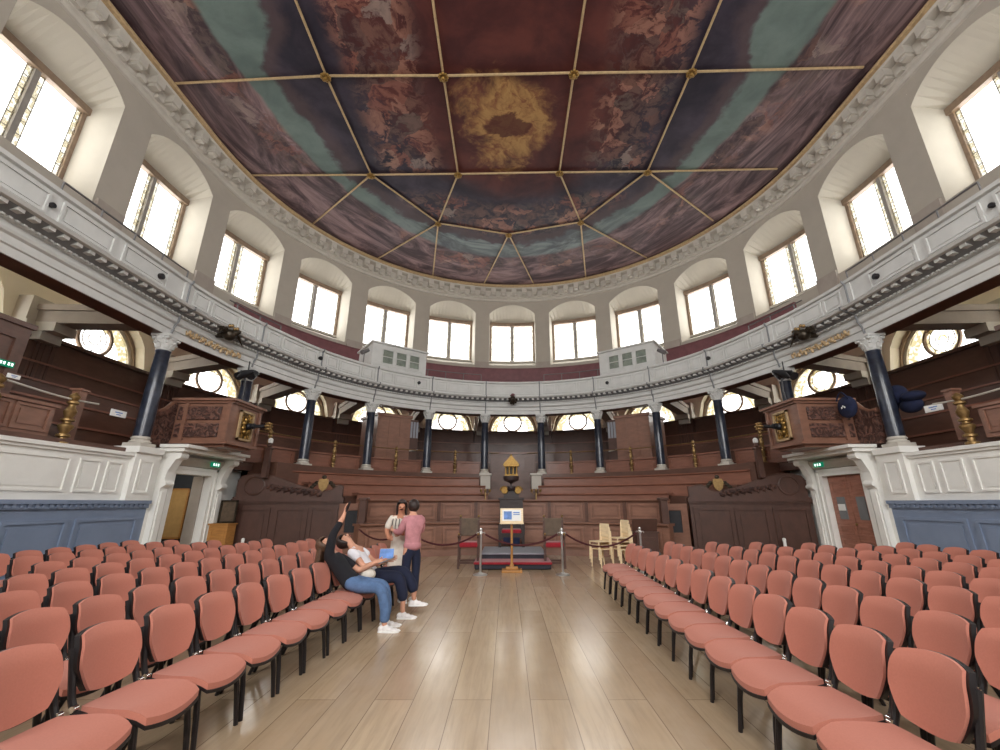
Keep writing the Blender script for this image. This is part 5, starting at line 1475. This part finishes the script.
def shoe(parent, heel, d, m='shoe'):
    h = Vector(heel); d = Vector(d).normalized(); s_ = Vector((-d.y, d.x, 0))
    b = B()
    for t_, hw, ht in ((0, .034, .075), (.05, .038, .085), (.105, .04, .062), (.165, .042, .045), (.205, .028, .035)):
        b.ball(h+d*t_+Vector((0, 0, ht*.55)), (hw*1.15 if abs(d.x) < .7 else .05, hw*1.15 if abs(d.x) >= .7 else .05, ht*.55), 10)
    b.done('shoe', m, parent, True)
    b = B(); b.prism([(-.04, -.03), (.0, -.04), (.1, -.045), (.18, -.044), (.235, -.02), (.235, .02), (.18, .044), (.1, .045), (0, .04), (-.04, .03)], h, d, s_, (0, 0, .022)); b.done('sole', 'paper', parent)

def person(label, loc):
    p = thing('person', label, 'person', loc, world=False); return p

# --- seated woman in black, leaning back with an arm raised
def local(pts, o): return [tuple(Vector(p)-Vector(o)) for p in pts]
S = lambda x, y, z: (x, y, z)
y0 = 6.33
p = person('person in black top and blue jeans leaning back, one arm raised', (-2.34, y0, 0))
J = dict(hip=(0, 0, .55), waist=(-.12, 0, .68), chest=(-.27, 0, .85), neck=(-.35, 0, .97),
         armL=[(-.29, .17, .89), (.0, .27, .68), (.24, .22, .80), (.27, .21, .81)], armR=[(-.3, -.17, .92), (-.27, -.18, 1.2), (-.17, -.13, 1.43), (-.165, -.125, 1.46)],
         legL=[(.04, .1, .54), (.42, .12, .52), (.48, .13, .25), (.46, .13, .1), (.48, .13, .06)], legR=[(.04, -.1, .54), (.44, -.11, .52), (.52, -.12, .26), (.52, -.12, .1), (.54, -.12, .06)])
hc = (-.43, .02, 1.06); fw = (.45, 0, .85); up = (-.85, 0, .5)
person_body(p, J, 'skin', hc, fw, up, [('armR', (.12, .0, 1), (0, 1, 0), (1, 0, 0), .35), ('armL', (1, -.2, .1), (0, 0, 1), (0, -1, 0), .5)])
face_bits(p, hc, fw, up, 'hair2', .34)
V, E = {}, []
V['z'] = (.05, 0, .55, (.14, .12)); V['a'] = (-.02, 0, .585, (.165, .135)); V['b'] = (-.13, 0, .69, (.15, .12)); V['c'] = (-.27, 0, .85, (.165, .125)); V['d'] = (-.32, 0, .93, (.1, .085)); E += [('z', 'a'), ('a', 'b'), ('b', 'c'), ('c', 'd')]
chain(V, E, 'r', [(-.3, -.17, .92, .078), (-.27, -.18, 1.2, .057), (-.185, -.14, 1.38, .044)], 'c'); chain(V, E, 'l', [(-.29, .17, .89, .078), (-.06, .25, .73, .058)], 'c')
skin('knit_top', V, E, 'knit', p)['label'] = 'black long-sleeved top'
V, E = {}, []
V['t'] = (-.1, 0, .62, (.15, .11)); V['h'] = (-.02, 0, .55, (.165, .125)); E.append(('t', 'h'))
chain(V, E, 'l', [(.1, .1, .54, .1), (.42, .12, .53, .082), (.48, .13, .28, .07), (.46, .13, .1, .068)], 'h'); chain(V, E, 'r', [(.1, -.1, .54, .1), (.44, -.11, .53, .084), (.52, -.12, .28, .072), (.52, -.12, .1, .07)], 'h')
skin('jeans', V, E, 'denim', p, 'h')['label'] = 'blue denim jeans'
shoe(p, (.49, -.12, 0), (1, -.05, 0)); shoe(p, (.44, .13, 0), (1, .05, 0))
t = tag(B().box((0, 0, 0), (.012, .07, .14), bev=.004).done('mobile_phone', 'black', None, False, (0, 0, 0)), 'black mobile phone held up in the raised hand', 'phone')
t.location = (-2.34-.12, y0-.12, 1.57); t.rotation_euler = (0, .25, 0)

# --- seated person in white, head tipped back, leaflet in hand
y0 = 6.95
p = person('person in a white shirt seated with head tipped back, holding a leaflet', (-2.28, y0, 0))
J = dict(hip=(0, 0, .55), waist=(-.12, 0, .69), chest=(-.25, 0, .87), neck=(-.34, 0, .995),
         armL=[(-.26, .17, .93), (-.04, .26, .72), (.2, .16, .78), (.23, .15, .79)], armR=[(-.26, -.17, .93), (-.03, -.26, .72), (.2, -.15, .78), (.23, -.14, .79)],
         legL=[(.04, .1, .55), (.48, .1, .62), (.66, .08, .36), (.66, .1, .24), (.68, .1, .2)], legR=[(.04, -.1, .55), (.46, -.1, .57), (.54, -.08, .3), (.54, -.08, .12), (.56, -.08, .07)])
hc = (-.44, 0, 1.06); fw = (.25, -.1, .95); up = (-.92, 0, .32)
person_body(p, J, 'skin', hc, fw, up, [('armL', (1, -.3, .1), (0, 0, 1), (0, -1, 0), .6), ('armR', (1, .3, .1), (0, 0, 1), (0, 1, 0), .6)])
face_bits(p, hc, fw, up, 'hair', 0)
V, E = {}, []
V['z'] = (.06, 0, .56, (.14, .12)); V['a'] = (-.01, 0, .59, (.17, .135)); V['b'] = (-.12, 0, .7, (.16, .125)); V['c'] = (-.25, 0, .86, (.175, .13)); V['d'] = (-.3, 0, .94, (.1, .085)); E += [('z', 'a'), ('a', 'b'), ('b', 'c'), ('c', 'd')]
chain(V, E, 'r', [(-.26, -.17, .93, .082), (-.12, -.225, .8, .072)], 'c'); chain(V, E, 'l', [(-.26, .17, .92, .082), (-.12, .225, .8, .072)], 'c')
skin('shirt', V, E, 'cotton', p)['label'] = 'white cotton shirt'
V, E = {}, []
V['t'] = (-.08, 0, .62, (.15, .11)); V['h'] = (0, 0, .54, (.165, .125)); E.append(('t', 'h'))
chain(V, E, 'l', [(.1, .1, .56, .11), (.48, .1, .62, .1), (.64, .08, .4, .085), (.66, .09, .31, .075)], 'h'); chain(V, E, 'r', [(.1, -.1, .55, .11), (.46, -.1, .57, .1), (.53, -.09, .34, .085), (.54, -.08, .22, .075)], 'h')
skin('trousers', V, E, 'navyc', p, 'h')['label'] = 'wide navy trousers'
shoe(p, (.51, -.08, 0), (1, .02, 0)); shoe(p, (.63, .1, .13), (1, .1, 0))
t = thing('leaflet', 'blue and white folded leaflet held open between the two seated people', 'leaflet', (-2.0, 6.75, .85), .2, world=False)
b = B(); b.box((0, -.055, .05), (.2, .15, .004), rx=.95); b.done('page', 'bluep', t)
b = B(); b.box((0, .055, .05), (.2, .15, .004), rx=-.95); b.done('page', 'paper', t)
t = tag(B().box((0, 0, 0), (.2, .16, .012), ry=-.35, bev=.004).done('booklet', 'galdark', None, False, (0, 0, 0)), 'thin grey booklet resting on the hand beside the blue leaflet', 'booklet')
t.location = (-1.93, 6.5, .83)
b = B(); b.ball((0, 0, .06), (.11, .09, .08), 12); b.tube([(-.06, 0, .1), (-.03, .0, .17), (.03, .0, .17), (.06, 0, .1)], .01, 6)
o = b.done('cloth_bag', 'dress', None, True, (0, 0, 0)); o.location = (-2.22, 6.64, .57); tag(o, 'small cream cloth bag lying between the two seated people', 'bag')

# --- standing person in pink, seen from behind
x0, y0 = -1.88, 7.95
p = person('person in a dusty pink jumper and dark trousers standing with back turned', (x0, y0, 0))
J = dict(hip=(0, 0, .92), waist=(0, .0, 1.08), chest=(0, .0, 1.28), neck=(-.02, .02, 1.44),
         armL=[(-.12, -.1, 1.36), (-.22, -.06, 1.12), (-.38, .1, 1.14), (-.41, .13, 1.15)], armR=[(.12, .11, 1.36), (.1, .22, 1.12), (-.1, .3, 1.08), (-.13, .31, 1.09)],
         legL=[(-.07, -.06, .88), (-.08, -.05, .48), (-.06, -.08, .2), (-.06, -.08, .1), (-.08, -.06, .06)], legR=[(.07, .06, .88), (.07, .08, .48), (.08, .04, .2), (.08, .04, .1), (.07, .06, .06)])
hc = (-.04, .04, 1.55); fw = (-.75, .65, -.1); up = (0, 0, 1)
person_body(p, J, 'skin', hc, fw, up, [('armL', (-.5, .8, .1), (0, 0, 1), (1, 0, 0), .5), ('armR', (-.6, .7, .1), (0, 0, 1), (1, 0, 0), .5)])
face_bits(p, hc, fw, up, 'hair', 0)
V, E = {}, []
V['a'] = (0, 0, .80, (.17, .165)); V['a2'] = (0, 0, .93, (.175, .165)); V['b'] = (0, 0, 1.08, (.165, .155)); V['c'] = (0, .0, 1.28, (.175, .16)); V['d'] = (-.01, .01, 1.4, (.12, .11)); E += [('a', 'a2'), ('a2', 'b'), ('b', 'c'), ('c', 'd')]
chain(V, E, 'l', [(-.12, -.1, 1.35, .1), (-.22, -.06, 1.12, .066), (-.36, .08, 1.13, .05)], 'c'); chain(V, E, 'r', [(.12, .11, 1.35, .1), (.1, .22, 1.12, .062), (-.07, .29, 1.08, .05)], 'c')
skin('jumper', V, E, 'pink', p, 'b')['label'] = 'dusty pink jumper'
V, E = {}, []
V['t'] = (0, 0, 1.0, (.11, .1)); V['h'] = (0, 0, .88, (.14, .12)); E.append(('t', 'h'))
chain(V, E, 'l', [(-.07, -.06, .78, .098), (-.08, -.05, .48, .075), (-.06, -.08, .14, .06)], 'h'); chain(V, E, 'r', [(.07, .06, .78, .098), (.07, .08, .48, .075), (.08, .04, .14, .06)], 'h')
skin('trousers', V, E, 'navyc', p, 'h')
shoe(p, (-.05, -.11, 0), (-.6, .75, 0)); shoe(p, (.09, .02, 0), (-.5, .8, 0))

# --- standing woman in a pale dress
x0, y0 = -2.2, 8.3
p = person('person with long dark hair in a cream patterned dress facing the pink jumper', (x0, y0, 0))
J = dict(hip=(0, 0, .92), waist=(0, 0, 1.08), chest=(0, 0, 1.28), neck=(0, -.01, 1.44),
         armL=[(.17, 0, 1.36), (.24, -.06, 1.12), (.1, -.2, 1.08), (.08, -.22, 1.08)], armR=[(-.17, 0, 1.36), (-.24, -.05, 1.12), (-.14, -.22, 1.0), (-.12, -.24, 1.0)],
         legL=[(.09, 0, .88), (.09, -.02, .48), (.09, 0, .2), (.09, 0, .1), (.09, -.02, .06)], legR=[(-.09, 0, .88), (-.09, -.02, .48), (-.09, 0, .2), (-.09, 0, .1), (-.09, -.02, .06)])
hc = (.01, -.03, 1.55); fw = (.25, -.95, -.1); up = (0, 0, 1)
person_body(p, J, 'skin2', hc, fw, up, [('armL', (-.4, -.8, 0), (0, 0, 1), (0, 1, 0), .5), ('armR', (.4, -.8, .1), (0, 0, 1), (0, 1, 0), .5)])
face_bits(p, hc, fw, up, 'hair', .42)
V, E = {}, []
V['a'] = (0, 0, .32, (.23, .2)); V['a2'] = (0, 0, .62, (.2, .16)); V['b'] = (0, 0, .95, (.17, .125)); V['b2'] = (0, 0, 1.08, (.145, .11)); V['c'] = (0, .0, 1.28, (.165, .12)); V['d'] = (0, 0, 1.38, (.1, .08)); E += [('a', 'a2'), ('a2', 'b'), ('b', 'b2'), ('b2', 'c'), ('c', 'd')]
chain(V, E, 'l', [(.17, 0, 1.35, .08), (.235, -.05, 1.14, .075)], 'c'); chain(V, E, 'r', [(-.17, 0, 1.35, .08), (-.235, -.05, 1.14, .075)], 'c')
skin('dress', V, E, 'dress', p, 'b')['label'] = 'cream patterned dress'
b = B()
for q in range(5):
    x = -.12+q*.06; b.tube([(x, -.1, 1.34), (x*1.05, -.142, 1.2), (x, -.128, 1.08)], .008, 5)
b.done('pattern', 'ink', p)
shoe(p, (.09, .04, 0), (.2, -1, 0)); shoe(p, (-.09, .04, 0), (-.1, -1, 0))

# ---------------------------------------------------------------- light, camera
w = bpy.data.worlds.new('overcast sky'); scn.world = w; w.use_nodes = True
bg = w.node_tree.nodes['Background']; bg.inputs[0].default_value = (1, .985, .96, 1); bg.inputs[1].default_value = SKYL
cam = bpy.data.cameras.new('camera'); co = bpy.data.objects.new('camera', cam); COL.objects.link(co)
cam.sensor_width = 36; cam.lens = 416*36/1000; cam.shift_x = -.007; cam.clip_start = .05; cam.clip_end = 200
co.location = (-.2, 0, 1.62); co.rotation_euler = (PI/2+math.radians(17.1), 0, 0)
scn.camera = co
scn.view_settings.view_transform = 'Standard'; scn.view_settings.look = 'None'; scn.view_settings.exposure = -0.38; scn.view_settings.gamma = 1; scn.view_settings.use_curve_mapping = False
scn.cycles.use_denoising = True; scn.cycles.max_bounces = 10; scn.cycles.diffuse_bounces = 5; scn.cycles.transparent_max_bounces = 12
